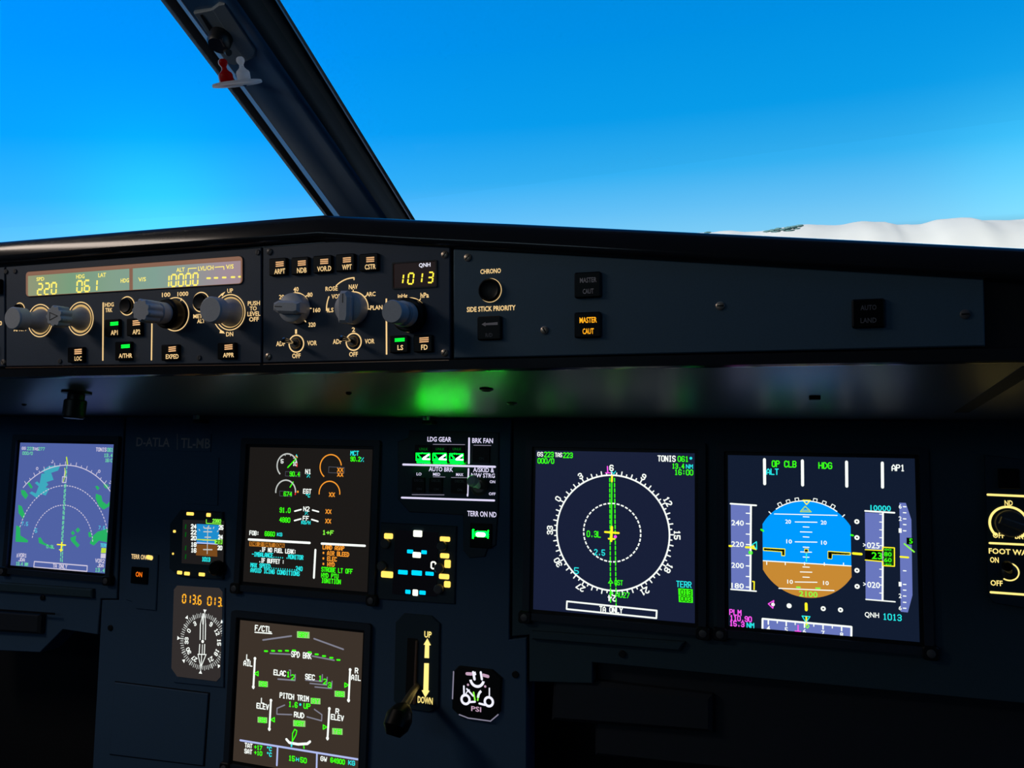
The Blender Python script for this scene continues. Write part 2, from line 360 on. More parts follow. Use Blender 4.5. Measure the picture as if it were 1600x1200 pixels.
    def tube(s, pts, radii, n=14):
        vs = []; up = Vector((0, 1, .1))
        for i, p in enumerate(pts):
            p = Vector(p); a = Vector(pts[max(0, i - 1)]); b = Vector(pts[min(len(pts) - 1, i + 1)]); d = (b - a).normalized()
            x = d.cross(up).normalized(); y = d.cross(x)
            for k in range(n): t = 2 * math.pi * k / n; q = p + (x * math.cos(t) + y * math.sin(t)) * radii[i]; vs.append(tuple(q))
        fs = [[i * n + k, i * n + (k + 1) % n, (i + 1) * n + (k + 1) % n, (i + 1) * n + k] for i in range(len(pts) - 1) for k in range(n)]
        fs.append(list(range(n))); fs.append([(len(pts) - 1) * n + k for k in range(n)]); s.add(vs, fs, True)

def mesh_obj(name, d, parent=None, origin=(0, 0, 0), label=None):
    o3 = Vector(origin); me = bpy.data.meshes.new(name)
    me.from_pydata([tuple(v - o3) for v in d.V], [], d.F)
    for m in d.mats: me.materials.append(MATS[m])
    me.polygons.foreach_set('material_index', d.I); me.polygons.foreach_set('use_smooth', d.sm); me.update()
    if any(d.sm):
        bm = bmesh.new(); bm.from_mesh(me)
        for e in bm.edges:
            if len(e.link_faces) == 2 and e.calc_face_angle(0) > R_(38): e.smooth = False
        bm.to_mesh(me); bm.free()
    o = bpy.data.objects.new(name, me); COL.objects.link(o)
    if parent: o.parent = parent
    if label: o['label'] = label
    return o
class Thing:
    def __init__(s, name, label, cat, P, u, v, w=0., group=None):
        s.P = P; s.o3 = (u, v, w); s.o = bpy.data.objects.new(name, None); COL.objects.link(s.o); s.o.empty_display_size = .01
        s.o.matrix_world = Matrix.Translation(P.world(u, v, w)) @ P.M.to_4x4()
        s.o['label'] = label; s.o['category'] = cat
        if group: s.o['group'] = group
    def part(s, name, d, label=None, of=None):
        flat = max(v.z for v in d.V) - min(v.z for v in d.V) < .0012
        if not flat or name in ('screen', 'compass_card', 'needle', 'compass_rose', 'course_line'): return mesh_obj(name, d, of or s.o, s.o3, label)
        word = any(k in name for k in ('readout', 'message', 'lettering', 'label', 'annunc', 'text'))
        lo = .004 if word else .018
        n = len(d.V); par = list(range(n))
        def find(a):
            while par[a] != a: par[a] = par[par[a]]; a = par[a]
            return a
        for f in d.F:
            for k in f[1:]: par[find(f[0])] = find(k)
        isl = {}
        for i in range(n):
            v = d.V[i]; r = find(i); q = isl.setdefault(r, [v.x, v.y, v.x, v.y]); q[0] = min(q[0], v.x); q[1] = min(q[1], v.y); q[2] = max(q[2], v.x); q[3] = max(q[3], v.y)
        keys = list(isl); m = len(keys); pp = list(range(m))
        def fi(a):
            while pp[a] != a: pp[a] = pp[pp[a]]; a = pp[a]
            return a
        bs = [isl[k] for k in keys]; sz = [max(b[2] - b[0], b[3] - b[1]) for b in bs]
        for i in range(m):
            bi = bs[i]
            for j in range(i + 1, m):
                bj = bs[j]; gx = max(0, bi[0] - bj[2], bj[0] - bi[2]); gy = max(0, bi[1] - bj[3], bj[1] - bi[3])
                if gx * gx + gy * gy <= max(lo, .5 * max(sz[i], sz[j])) ** 2: pp[fi(i)] = fi(j)
        gid = {k: fi(i) for i, k in enumerate(keys)}; groups = {}
        for f, i, sm in zip(d.F, d.I, d.sm): groups.setdefault(gid[find(f[0])], []).append((f, i, sm))
        if len(groups) == 1: return mesh_obj(name, d, of or s.o, s.o3, label)
        sing = {'readouts': 'readout', 'engine_readouts': 'engine_readout', 'status_readouts': 'status_readout', 'left_messages': 'message_line', 'right_messages': 'message_line', 'hydraulic_labels': 'hydraulic_label', 'surface_positions': 'surface_position', 'range_readouts': 'range_readout', 'scales': 'scale'}.get(name, name)
        out = None
        for g in groups.values():
            e = D(d.P); use = {}
            for f, i, sm in g:
                for k in f:
                    if k not in use: use[k] = len(e.V); e.V.append(d.V[k])
                mt = d.mats[i]
                if mt not in e.mats: e.mats.append(mt)
                e.F.append([use[k] for k in f]); e.I.append(e.mats.index(mt)); e.sm.append(sm)
            out = mesh_obj(sing, e, of or s.o, s.o3, label)
        return out
def solo(name, d, label, cat, P, group=None, kind=None, u=0, v=0):
    o = mesh_obj(name, d, None, (u, v, 0)); o.matrix_world = Matrix.Translation(P.world(u, v, 0)) @ P.M.to_4x4()
    if kind: o['kind'] = kind
    if label: o['label'] = label
    if cat: o['category'] = cat
    if group: o['group'] = group
    return o
WORLD = Plane((0, 0, 0), (1, 0, 0), (0, 1, 0))

# ================================================================== STRUCTURE
def build_floor():
    d = D(WORLD, mat='floor_m'); d.prism([(-1.3, -1.5), (1.5, -1.5), (1.5, 1.2), (-1.3, 1.2)], -.05, 0)
    solo('floor', d, 'dark cockpit floor', None, WORLD, kind='structure')
    d = D(WORLD, mat='lining'); d.prism([(-1.3, -1.5), (1.5, -1.5), (1.5, .32), (-1.3, .32)], 1.78, 1.82); solo('ceiling', d, None, None, WORLD, kind='structure')
    d = D(WORLD, mat='lining'); d.prism([(-1.3, -1.56), (1.5, -1.56), (1.5, -1.5), (-1.3, -1.5)], 0, 1.8); solo('wall_back', d, None, None, WORLD, kind='structure')
    for nm, x0, x1 in (('wall_left', -1.36, -1.3), ('wall_right', 1.5, 1.56)):
        d = D(WORLD, mat='lining'); d.prism([(x0, -1.5), (x1, -1.5), (x1, 1.25), (x0, 1.25)], 0, 1.12); d.prism([(x0, -1.5), (x1, -1.5), (x1, .3), (x0, .3)], 1.12, 1.8); solo(nm, d, None, None, WORLD, kind='structure')
    d = D(WORLD, mat='lining'); d.prism([(-1.3, 1.19), (1.5, 1.19), (1.5, 1.25), (-1.3, 1.25)], 0, 1.12); solo('wall_front', d, None, None, WORLD, kind='structure')
build_floor()

def board_line(xs, ys): return [BOARD(x, y) for x, y in zip(xs, ys)]
def build_board():
    # centre board carrying the engine and system displays, right and left boards of the pilots
    t = Thing('instrument_panel', 'wide dark blue-grey instrument panel under the glareshield, holding all the screens', 'instrument panel', BOARD, -.27, -.45)
    d = D(BOARD, mat='board')
    P = [BOARD(x, y) for x, y in ((196, 640), (798, 640), (795, 1000), (822, 997), (822, 1260), (140, 1260), (158, 938), (184, 938))]
    d.prism(P, -.03, -.001, .0008); t.part('centre_board', d)
    d = D(BOARD, mat='board_side')
    P = [BOARD(x, y) for x, y in ((801, 640), (1700, 640), (1700, 1110), (925, 1036), (925, 1069), (826, 1066), (826, 993), (799, 995))]
    d.prism(P, -.03, -.002, .0008); t.part('side_board', d, 'darker right-hand board with the two flight screens')
    d = D(BOARD, mat='board')
    P = [BOARD(x, y) for x, y in ((-110, 640), (192, 640), (180, 936), (155, 936), (150, 992), (96, 984), (60, 1020), (-110, 1012))]
    d.prism(P, -.03, -.002, .0008); t.part('side_board', d, 'left-hand board with the washed-out map screen')
    # dark footwell backs
    d = D(BOARD, mat='recess')
    P = [BOARD(x, y, -.12) for x, y in ((-300, 900), (1900, 900), (1900, 1500), (-300, 1500))]
    d.prism(P, -.16, -.12); t.part('footwell_back', d)
    # small fasteners on the board
    for (x, y) in ((972, 1022), (172, 981), (66, 934), (805, 1054)):
        d = D(BOARD, mat='black'); u, v = BOARD(x, y); d.lathe(u, v, [(.0035, -.001), (.0035, .0004), (.003, .0008)], 16)
        d.m = 'slot'; d.w = .00085; d.lineuv([(u - .002, v - .001), (u + .002, v + .001)], .0006); t.part('screw', d)
    # closed cover low on the centre board
    d = D(BOARD, mat='board'); P = [BOARD(x, y) for x, y in ((180, 1066), (326, 1084), (318, 1196), (172, 1178))]
    d.prism(P, -.001, .0012, .0006); t.part('cover_plate', d)
    d = D(BOARD, mat='black'); d.frame(inset(P, -.0012), P, -.001, -.0005); t.part('cover_seam', d)
    # faint blank plate above the standby horizon
    d = D(BOARD, mat='board'); P = [BOARD(x, y) for x, y in ((293, 713), (342, 715), (340, 790), (289, 787))]
    d.prism(P, -.001, .0004, .0003); t.part('blank_plate', d)
    # lower ledge bars beneath the screens
    for q in (((832, 985), (1070, 1002), (1062, 1016), (832, 998)), ((-20, 908), (147, 920), (147, 934), (-20, 922))):
        d = D(BOARD, mat='board_side'); d.prism([BOARD(*p) for p in q], -.002, .004, .0015); t.part('ledge', d)
build_board()

def build_glareshield():
    t = Thing('glareshield', 'long black glareshield running across the cockpit under the windows', 'glareshield', GF, .2, 0)
    # top silhouette in the face plane, sampled from left to right
    prof = [(-500, 417.5), (0, 378), (250, 357), (480, 338), (505, 336), (640, 343), (800, 349.5), (1000, 359), (1200, 368.5), (1400, 378), (1600, 388), (2100, 413)]
    n = 72; st = []
    u0 = GF(*prof[0])[0]; u1 = GF(*prof[-1])[0]
    pts = [GF(*p) for p in prof]
    def top(u):
        for a, b in zip(pts[:-1], pts[1:]):
            if a[0] <= u <= b[0]: return a[1] + (b[1] - a[1]) * (u - a[0]) / (b[0] - a[0])
        return pts[-1][1]
    us = sorted(set([u0 + (u1 - u0) * i / n for i in range(n + 1)] + [p[0] for p in pts]))
    dY, dZ = GF.V.y, GF.V.z
    rows = []
    for u in us:
        T = top(u); b = -.0088
        jv = BOARD(800, 656)[1]
        J = BOARD.world(u - BOARD.O.x, jv, -.004); q = J - GF.O; Jv, Jw = q.dot(GF.V), q.dot(GF.N)
        h = T - b
        row = [(Jv, Jw - .02), (Jv, Jw), (Jv + (b - Jv) * .06, Jw + (-.002 - Jw) * .03), (b + (Jv - b) * .5, -.002 + (Jw) * .5 ), (b - .0005, -.0015), (b, 0), (b + .001, .0028), (b + .0075, .0028), (b + .0085, -.0015), (T - .0195, -.0015)]
        row += [(T - .0186, .0030), (T - .0172, .0052), (T - .0150, .0064), (T - .0130, .0063), (T - .0090, .0054), (T - .0028, .0041), (T - .0010, .0026), (T, -.0010)]
        # rounded upper lip
        row += [(T - .002, -.06), (T - .006, -.2), (T - .02, -.42), (T - .09, -.45)]
        rows.append((u, row))
    m = len(rows[0][1]); d = D(GF, mat='shield')
    under_end = 4
    V = [(u, v, w) for u, r in rows for v, w in r]
    f1 = []; f2 = []
    for i in range(len(rows) - 1):
        for k in range(m - 1):
            f = [i * m + k, (i + 1) * m + k, (i + 1) * m + k + 1, i * m + k + 1]
            (f2 if k < under_end else f1).append(f)
    ends = [[k for k in range(m)], [(len(rows) - 1) * m + k for k in range(m)][::-1]]
    d.add(V, f1 + ends + [[i * m + m - 1, (i + 1) * m + m - 1, (i + 1) * m, i * m] for i in range(len(rows) - 1)], True)
    d.m = 'under'; b0 = 0; i = d.mi()
    for f in f2: d.F.append(f); d.I.append(i); d.sm.append(True)
    t.part('hood', d)
    # underside plane for things fixed beneath the hood
    A = Vector(GF.world(0, rows[0][1][4][0], rows[0][1][4][1])); B = Vector(GF.world(0, rows[0][1][2][0], rows[0][1][2][1]))
    return t, Plane(B, (1, 0, 0), (A - B)), top
GT, UND, gtop = build_glareshield()
if UND.N.z > 0: UND = Plane(UND.O, (-1, 0, 0), UND.V)

def build_under():
    # parts of the hood's underside
    for x, y, r in ((760, 607, .0042), (800, 629, .0036), (545, 613, .002), (38, 631, .002)):
        u, v = UND(x, y); d = D(UND, mat='black'); d.lathe(u, v, [(r * 1.3, -.001), (r * 1.3, .0012), (r * .8, .0022), (r * .4, .001)], 18); d2 = d
        o = mesh_obj('fastener', d2, None, (u, v, 0)); o.matrix_world = Matrix.Translation(UND.world(u, v, 0)) @ UND.M.to_4x4()
        o.parent = GT.o; o.matrix_parent_inverse = GT.o.matrix_world.inverted()
    u, v = UND(1273, 619); d = D(UND, mat='black'); d.prism(rrect(u, v, .008, .006, .001), -.001, .003, .0006)
    o = mesh_obj('latch_slot', d, None, (u, v, 0)); o.matrix_world = Matrix.Translation(UND.world(u, v, 0)) @ UND.M.to_4x4(); o.parent = GT.o; o.matrix_parent_inverse = GT.o.matrix_world.inverted()
    # seam of the outboard underside section
    a = UND(1502, 644); b = UND(1615, 572); d = D(UND, mat='seal', w=.0006); 
    n = (Vector(b) - Vector(a)).normalized(); q = Vector((-n.y, n.x)) * .0055
    d.prism([(a[0] - q.x, a[1] - q.y), (a[0] + q.x, a[1] + q.y), (b[0] + q.x, b[1] + q.y), (b[0] - q.x, b[1] - q.y)], -.001, .0004)
    o = mesh_obj('seam', d, None, (a[0], a[1], 0)); o.matrix_world = Matrix.Translation(UND.world(a[0], a[1], 0)) @ UND.M.to_4x4(); o.parent = GT.o; o.matrix_parent_inverse = GT.o.matrix_world.inverted()
    # reading lamp hanging under the hood
    u, v = UND(120, 612); t = Thing('map_lamp', 'small black cylindrical lamp hanging under the glareshield above the left map screen', 'lamp', UND, u, v)
    d = D(UND, mat='black'); d.lathe(u, v, [(.013, -.0005), (.013, .002), (.0075, .003), (.0075, .008)], 24); t.part('mount', d)
    d = D(UND, mat='black'); d.lathe(u, v, [(.009, .008), (.0098, .009), (.0098, .024), (.0085, .025)], 24); t.part('lamp_body', d)
    d = D(UND, mat='black'); d.lathe(u, v, [(.0085, .025), (.0085, .0256), (.006, .0256)], 24); t.part('lens_ring', d)
    # bright metal clips at the top of the board
    for x, y, lab in ((305, 651, 'small bright metal clip at the top of the board above the pale placard'), (665, 652, 'small bright metal clip at the top of the board above the gear lights')):
        u, v = BOARD(x, y, .018); t = Thing('clip', lab, 'clip', BOARD, u, v - .004, -.001)
        d = D(BOARD, mat='black'); d.prism(rrect(u, v - .005, .010, .004, .001), -.001, .016, .0005); t.part('base', d)
        for s_, wd in ((-1, .0026), (1, .0018)):
            d = D(BOARD, mat='clip_metal'); d.prism(rrect(u + s_ * .0019, v, wd, .006, .0006), .014, .0185, .0006); t.part('prong', d)
build_under()

# ------------------------------------------------------------------ windscreen post and panes
def post_line(bx, tx, w=0, by=338., ty=0.): return POST(bx, by, w), POST(tx, ty, w)
def build_post():
    rows = [(508, 250.6, -.022, 'seal'), (512, 258, -.006, 'seal'), (522, 275.5, -.006, 'seal'), (522.3, 275.8, -.004, 'strip'), (530.8, 281.8, -.004, 'strip'),
            (532, 283, 0, 'post'), (562, 318, .001, 'post'), (580, 340, .004, 'post'), (589, 351, .0085, 'post'), (596, 360, .0095, 'post'), (603, 370, .0075, 'post_dark'), (614, 388, -.001, 'post_dark'),
            (626, 408, -.013, 'seal'), (636, 426, -.020, 'seal'), (638, 430, -.019, 'strip2'), (640, 432.5, -.021, 'seal'), (645.5, 437.5, -.024, 'seal')]
    d = D(POST); K = [(-.75, 0), (0, 0), (.5, 0), (1, 0), (1.5, 0), (2.1, 0)]
    pts = []
    for bx, tx, w, m in rows:
        a, b = [Vector(q) for q in post_line(bx, tx, w)]
        col = []
        for k, _ in K:
            q = a + (b - a) * k; col.append((q.x, q.y, w))
        pts.append((col, m))
    n = len(K)
    for i in range(len(pts) - 1):
        d.m = {'strip2': 'post'}.get(pts[i][1], pts[i][1])
        if pts[i][1] != pts[i + 1][1] and pts[i + 1][1] in ('strip',): d.m = 'seal'
        a, b = pts[i][0], pts[i + 1][0]
        d.add(a + b, [[k, n + k, n + k + 1, k + 1] for k in range(n - 1)], True)
    # closed back, open behind the pale strip
    K2 = []
    for (i0, i1) in ((0, 2), (4, len(pts) - 1)):
        K2.append((pts[i0][0], pts[i1][0]))
    for a, b in K2:
        lft = a is pts[0][0]; wb = -.024 if lft else -.03
        ab = [(x + (0 if lft else .05), y, wb) for x, y, _ in a]; bb = [(x - (0 if lft else .035), y, wb) for x, y, _ in b]; d.m = 'seal'
        d.add(a + ab + b + bb, [[k, k + 1, n + k + 1, n + k] for k in range(n - 1)] + [[2 * n + k, 3 * n + k, 3 * n + k + 1, 2 * n + k + 1] for k in range(n - 1)] + [[n + k, n + k + 1, 3 * n + k + 1, 3 * n + k] for k in range(n - 1)])
        # weld the strips so the ridge shades smoothly
    o = mesh_obj('trim_1', d); o.matrix_world = Matrix.Translation(POST.world(0, 0, 0)) @ POST.M.to_4x4(); o['kind'] = 'structure'; o['label'] = 'dark centre windscreen post with a pale seal strip'
    bm = bmesh.new(); bm.from_mesh(o.data); bmesh.ops.remove_doubles(bm, verts=bm.verts, dist=1e-6); bmesh.ops.recalc_face_normals(bm, faces=bm.faces)
    for e in bm.edges:
        if len(e.link_faces) == 2 and e.calc_face_angle(0) > R_(40): e.smooth = False
    bm.to_mesh(o.data); bm.free()
build_post()
def build_panes():
    for nm, sx in (('window_1', -1), ('window_2', 1)):
        d = D(WORLD, mat='pane'); a0 = POST.world(sx * .01, -.02, -.04); a1 = POST.world(sx * .01, .95, -.04)
        o0 = a0 + Vector((sx * .95, -.28, 0)); o1 = a1 + Vector((sx * .95, -.2, 0))
        th = POST.N * -.012
        vs = [a0, o0, o1, a1] + [q + th for q in (a0, o0, o1, a1)]
        d.add([tuple(q) for q in vs], [[0, 1, 2, 3], [7, 6, 5, 4], [0, 4, 5, 1], [1, 5, 6, 2], [2, 6, 7, 3], [3, 7, 4, 0]])
        solo(nm, d, None, None, WORLD, kind='structure')
build_panes()

def build_standby_compass():
    u, v = POST(350, 60, .012); t = Thing('standby_compass', 'dark retractable standby compass housing folded flat on the windscreen post', 'compass', POST, u, v, .002)
    Z = (6.316, 230., 0.)
    d = D(POST, Z, .004, 'compass_body'); P = [d.at(*p) for p in ((455, 128), (625, 95), (700, 30), (770, 28), (1085, 500), (1078, 560), (985, 605), (860, 645), (780, 620))]
    d.prism(P, .0, .0045, .001); t.part('housing', d)
    d = D(POST, Z, .010, 'compass_body'); P = [d.at(*p, .008) for p in ((640, 92), (700, 45), (765, 35), (1070, 500), (1062, 548), (985, 590), (930, 560))]
    d.prism(P, .004, .0085, .001); t.part('cover', d)
    d = D(POST, Z, .0049, 'slot'); d.poly([(520, 150), (545, 142), (680, 330), (640, 350)]); t.part('slot', d)
    d = D(POST, Z, .0105, 'black'); u, v = d.at(700, 440, .02); d.lathe(u, v, [(.0115, .008), (.0115, .019), (.0095, .022)], 26); k = t.part('knob', d)
    d = D(POST, Z, .0222, 'lever'); d.line([(720, 390), (755, 455)], 14); d.line([(745, 380), (735, 420)], 10); t.part('knob_mark', d, of=k)
    d = D(POST, Z, .02, 'black'); d.w = .018; a = d.at(750, 480, .015); b = d.at(805, 520, .024); d.tube([(a[0], a[1], .015), (b[0], b[1], .024)], [.003, .0035], 12); t.part('catch', d)
build_standby_compass()

def build_eye_reference():
    dep = .70
    def wp(px, py, Y=dep): r = ray(px, py); return CAM + r * (Y / r.y)
    c = wp(370.5, 130.5); X = (wp(404, 125.5) - wp(337, 136.5)); wid = X.length; X.normalize()
    fw = (Vector((0, 1, 0)) - X * X.y).normalized(); fw = Matrix.Rotation(R_(9), 3, X) @ fw
    Pl = Plane(c, X, fw)
    if Pl.N.z < 0: Pl = Plane(c, -X, fw)
    t = Thing('eye_position_indicator', 'small white oval plate with pawn-shaped sighting pieces on the windscreen post', 'eye position indicator', Pl, 0, 0)
    d = D(Pl, mat='white_plastic'); n = 40; a = wid / 2; b = a * .8
    d.prism([(a * math.cos(6.2832 * i / n), b * math.sin(6.2832 * i / n)) for i in range(n)], -.0012, .0012, .0005); t.part('plate', d)
    H = .0232
    pf = [(.0058, 0), (.0064, .001), (.0067, .004), (.0067, .0078), (.0060, .0096), (.0042, .0110), (.0026, .0128), (.0022, .0152), (.0030, .0166), (.0040, .0182), (.0042, .0200), (.0036, .0218), (.0020, .0230), (.0004, .0232)]
    sgn = 1
    for (uu, vv, m, lab, k) in ((-.0025 - .0045, -.006, 'red_plastic', 'red pawn in front', 1.0), (-.0135, .002, 'white_plastic', 'white pawn behind the red one', 1.06), (.0100, -.001, 'white_plastic', 'white pawn on the right', 1.0)):
        d = D(Pl, mat=m); d.lathe(uu, vv, [(r * k, .001 + z * k) for r, z in pf], 24); t.part('sighting_piece', d, lab)
    # stem back to the post
    q = POST.world(*POST(372, 118, .001), .001) - c; q = Vector((q.dot(Pl.U), q.dot(Pl.V), q.dot(Pl.N)))
    d = D(Pl, mat='post'); d.tube([(0, b * .6, 0), tuple(q)], [.0025, .003], 12); t.part('bracket', d)
build_eye_reference()

# ------------------------------------------------------------------ cloud bank outside
def build_clouds():
    Y0 = 3200.
    top = [(1020, 372), (1060, 367), (1101, 363), (1140, 361.5), (1180, 361), (1225, 355), (1256, 351.6), (1304, 352), (1346, 347), (1380, 348), (1400, 352.6), (1428, 351), (1462, 344), (1507, 340.6), (1538, 344), (1600, 344), (1680, 338), (1800, 348), (2000, 352)]
    from mathutils import noise
    def bank(name, label, cat, tops, Y0, dep, mat, base, amp, seed):
        P = []
        for x, y in tops:
            r = ray(x, y); q = CAM + r * (Y0 / r.y); P.append((q.x, q.z))
        n = 130; m = 22; V = []
        for i in range(n + 1):
            x = P[0][0] + (P[-1][0] - P[0][0]) * i / n
            for a, b in zip(P[:-1], P[1:]):
                if a[0] <= x <= b[0]:
                    f = (x - a[0]) / (b[0] - a[0]); f = f * f * (3 - 2 * f); z = a[1] + (b[1] - a[1]) * f; break
            else: z = P[-1][1]
            for j in range(m + 1):
                tt = math.pi * j / m; y = Y0 - math.cos(tt) * dep; h = base + (z - base) * math.sin(tt) ** .6 if 0 < j < m else base
                nz = noise.fractal(Vector((x * .006, y * .006, seed)), 1, 2, 5) * amp
                V.append((x, y, h + nz * (1 if 0 < j < m else 0)))
        F = [[i * (m + 1) + j, (i + 1) * (m + 1) + j, (i + 1) * (m + 1) + j + 1, i * (m + 1) + j + 1] for i in range(n) for j in range(m)]
        d = D(WORLD, mat=mat); d.add(V, F, True); o = solo(name, d, label, cat, WORLD); o['kind'] = 'stuff'; return o
    bank('cloud_bank', 'bright white cloud bank on the horizon at the far right', 'cloud', top, Y0, 500, 'cloud', -350, 7, 3.1)
    pbr('far_cloud', (92, 128, 126), .9, scale=.01, var=.3)
    n = 60; V = []
    for i in range(n + 1):
        for j in range(n + 1):
            x = -14000 + 28000 * i / n; y = 500 + 16000 * (j / n) ** 2
            V.append((x, y, -330 + noise.fractal(Vector((x * .0012, y * .0012, 1.7)), 1, 2, 5) * 28))
    d = D(WORLD, mat='cloud'); d.add(V, [[i * (n + 1) + j, (i + 1) * (n + 1) + j, (i + 1) * (n + 1) + j + 1, i * (n + 1) + j + 1] for i in range(n) for j in range(n)], True)
    solo('cloud_deck', d, 'white cloud deck spreading far below the aircraft', 'cloud', WORLD, kind='stuff')
    pbr('far_cloud', (88, 124, 126), .9, scale=.01, var=.3)
    d = D(WORLD, mat='far_cloud')
    for x, y, rx, rz in ((1198, 361.5, 5, 1.4), (1207, 360, 6, 1.8), (1216, 357.8, 5, 1.9), (1224, 358.6, 7, 1.6), (1232, 356.3, 6, 2.2), (1240, 354.6, 6, 1.9), (1249, 352.8, 6, 1.8), (1212, 361.8, 7, 1.2), (1233, 360.2, 8, 1.2), (1106, 363.2, 5, 1.3), (1245, 357.2, 5, 1.0)):
        r = ray(x, y); c = CAM + r * (2680 / r.y); k = 2680 / FOC * 1.05; vs = []; fs = []
        for i in range(9):
            for j in range(14):
                a = math.pi * i / 8; b = 6.2832 * j / 14; nn = Vector((math.sin(a) * math.cos(b), math.sin(a) * math.sin(b), math.cos(a))); q = 1 + .35 * noise.noise(nn * 2 + c * .01)
                vs.append((c.x + nn.x * rx * k * q, c.y + nn.y * rx * k * q, c.z + nn.z * rz * k * q))
        for i in range(8):
            for j in range(14): fs.append([i * 14 + j, i * 14 + (j + 1) % 14, (i + 1) * 14 + (j + 1) % 14, (i + 1) * 14 + j])
        d.add(vs, fs, True)
    o = solo('dark_cloud', d, 'thin grey-green cloud wisps at the left end of the white bank', 'cloud', WORLD, kind='stuff')
build_clouds()

# ================================================================== GLARESHIELD PANELS
def screw(t, P, x, y, r=.0026, w=0.0015, mat='screw', ang=.9):
    u, v = P(x, y, w); d = D(P, mat=mat); d.lathe(u, v, [(r, w - .0005), (r, w + .0006), (r * .8, w + .001)], 18)
    d.m = 'slot'; d.w = w + .00106; d.lineuv([(u - math.cos(ang) * r * .75, v - math.sin(ang) * r * .75), (u + math.cos(ang) * r * .75, v + math.sin(ang) * r * .75)], r * .34, round_=False)
    return t.part('screw', d)
TW = .0022                                      # top of the face plates
def korry(t, P, cx, cy, w, h, text, tw, lamp='warm_dim', ly=-6, ty=5.5, th=7, lw=15, lcx=0, name='pushbutton', bars=3):
    d = D(P, mat='cap', w=TW); d.box(cx, cy, w, h, TW - .0005, TW + .0028, .001, .0006); b = t.part(name, d)
    d = D(P, mat=lamp, w=TW + .0029)
    for k in range(bars):
        yy = cy + ly + (k - (bars - 1) / 2) * 3.0; d.line([(cx + lcx - lw / 2 + .8, yy + .5), (cx + lcx + lw / 2 - .8, yy - .5)], 1.7 if lamp != 'green_lamp' else 2.3, round_=False)
    t.part('lamp_bars', d, of=b)
    d = D(P, mat='warm', w=TW + .0029); d.tx(text, cx, cy + ty, tw, th); t.part('legend', d, of=b)
    return b
def fluted(t, P, x, y, L0, r, L, mat='knob', name='knob', stalk=.0, head=.012, flute=0, tri=None):
    """knob on a stalk, standing on the face at pixel (x, y) of the ring"""
    u, v = P(x, y, TW); d = D(P, mat='knob')
    d.lathe(u, v, [(r * 1.10, TW), (r * 1.08, TW + .0015), (r * .82, TW + .006), (r * .68, TW + .010), (r * .64, TW + L - head)], 40); sh = t.part('knob_shaft', d)
    d = D(P, mat=mat)
    d.lathe(u, v, [(r * .8, TW + L - head - .0003, 1), (r, TW + L - head + .0012, 1), (r, TW + L - .001, 1), (r * .9, TW + L, 1)], 72, flute, .16 if flute else 0, .2)
    k = t.part(name, d)
    return k, (u, v)

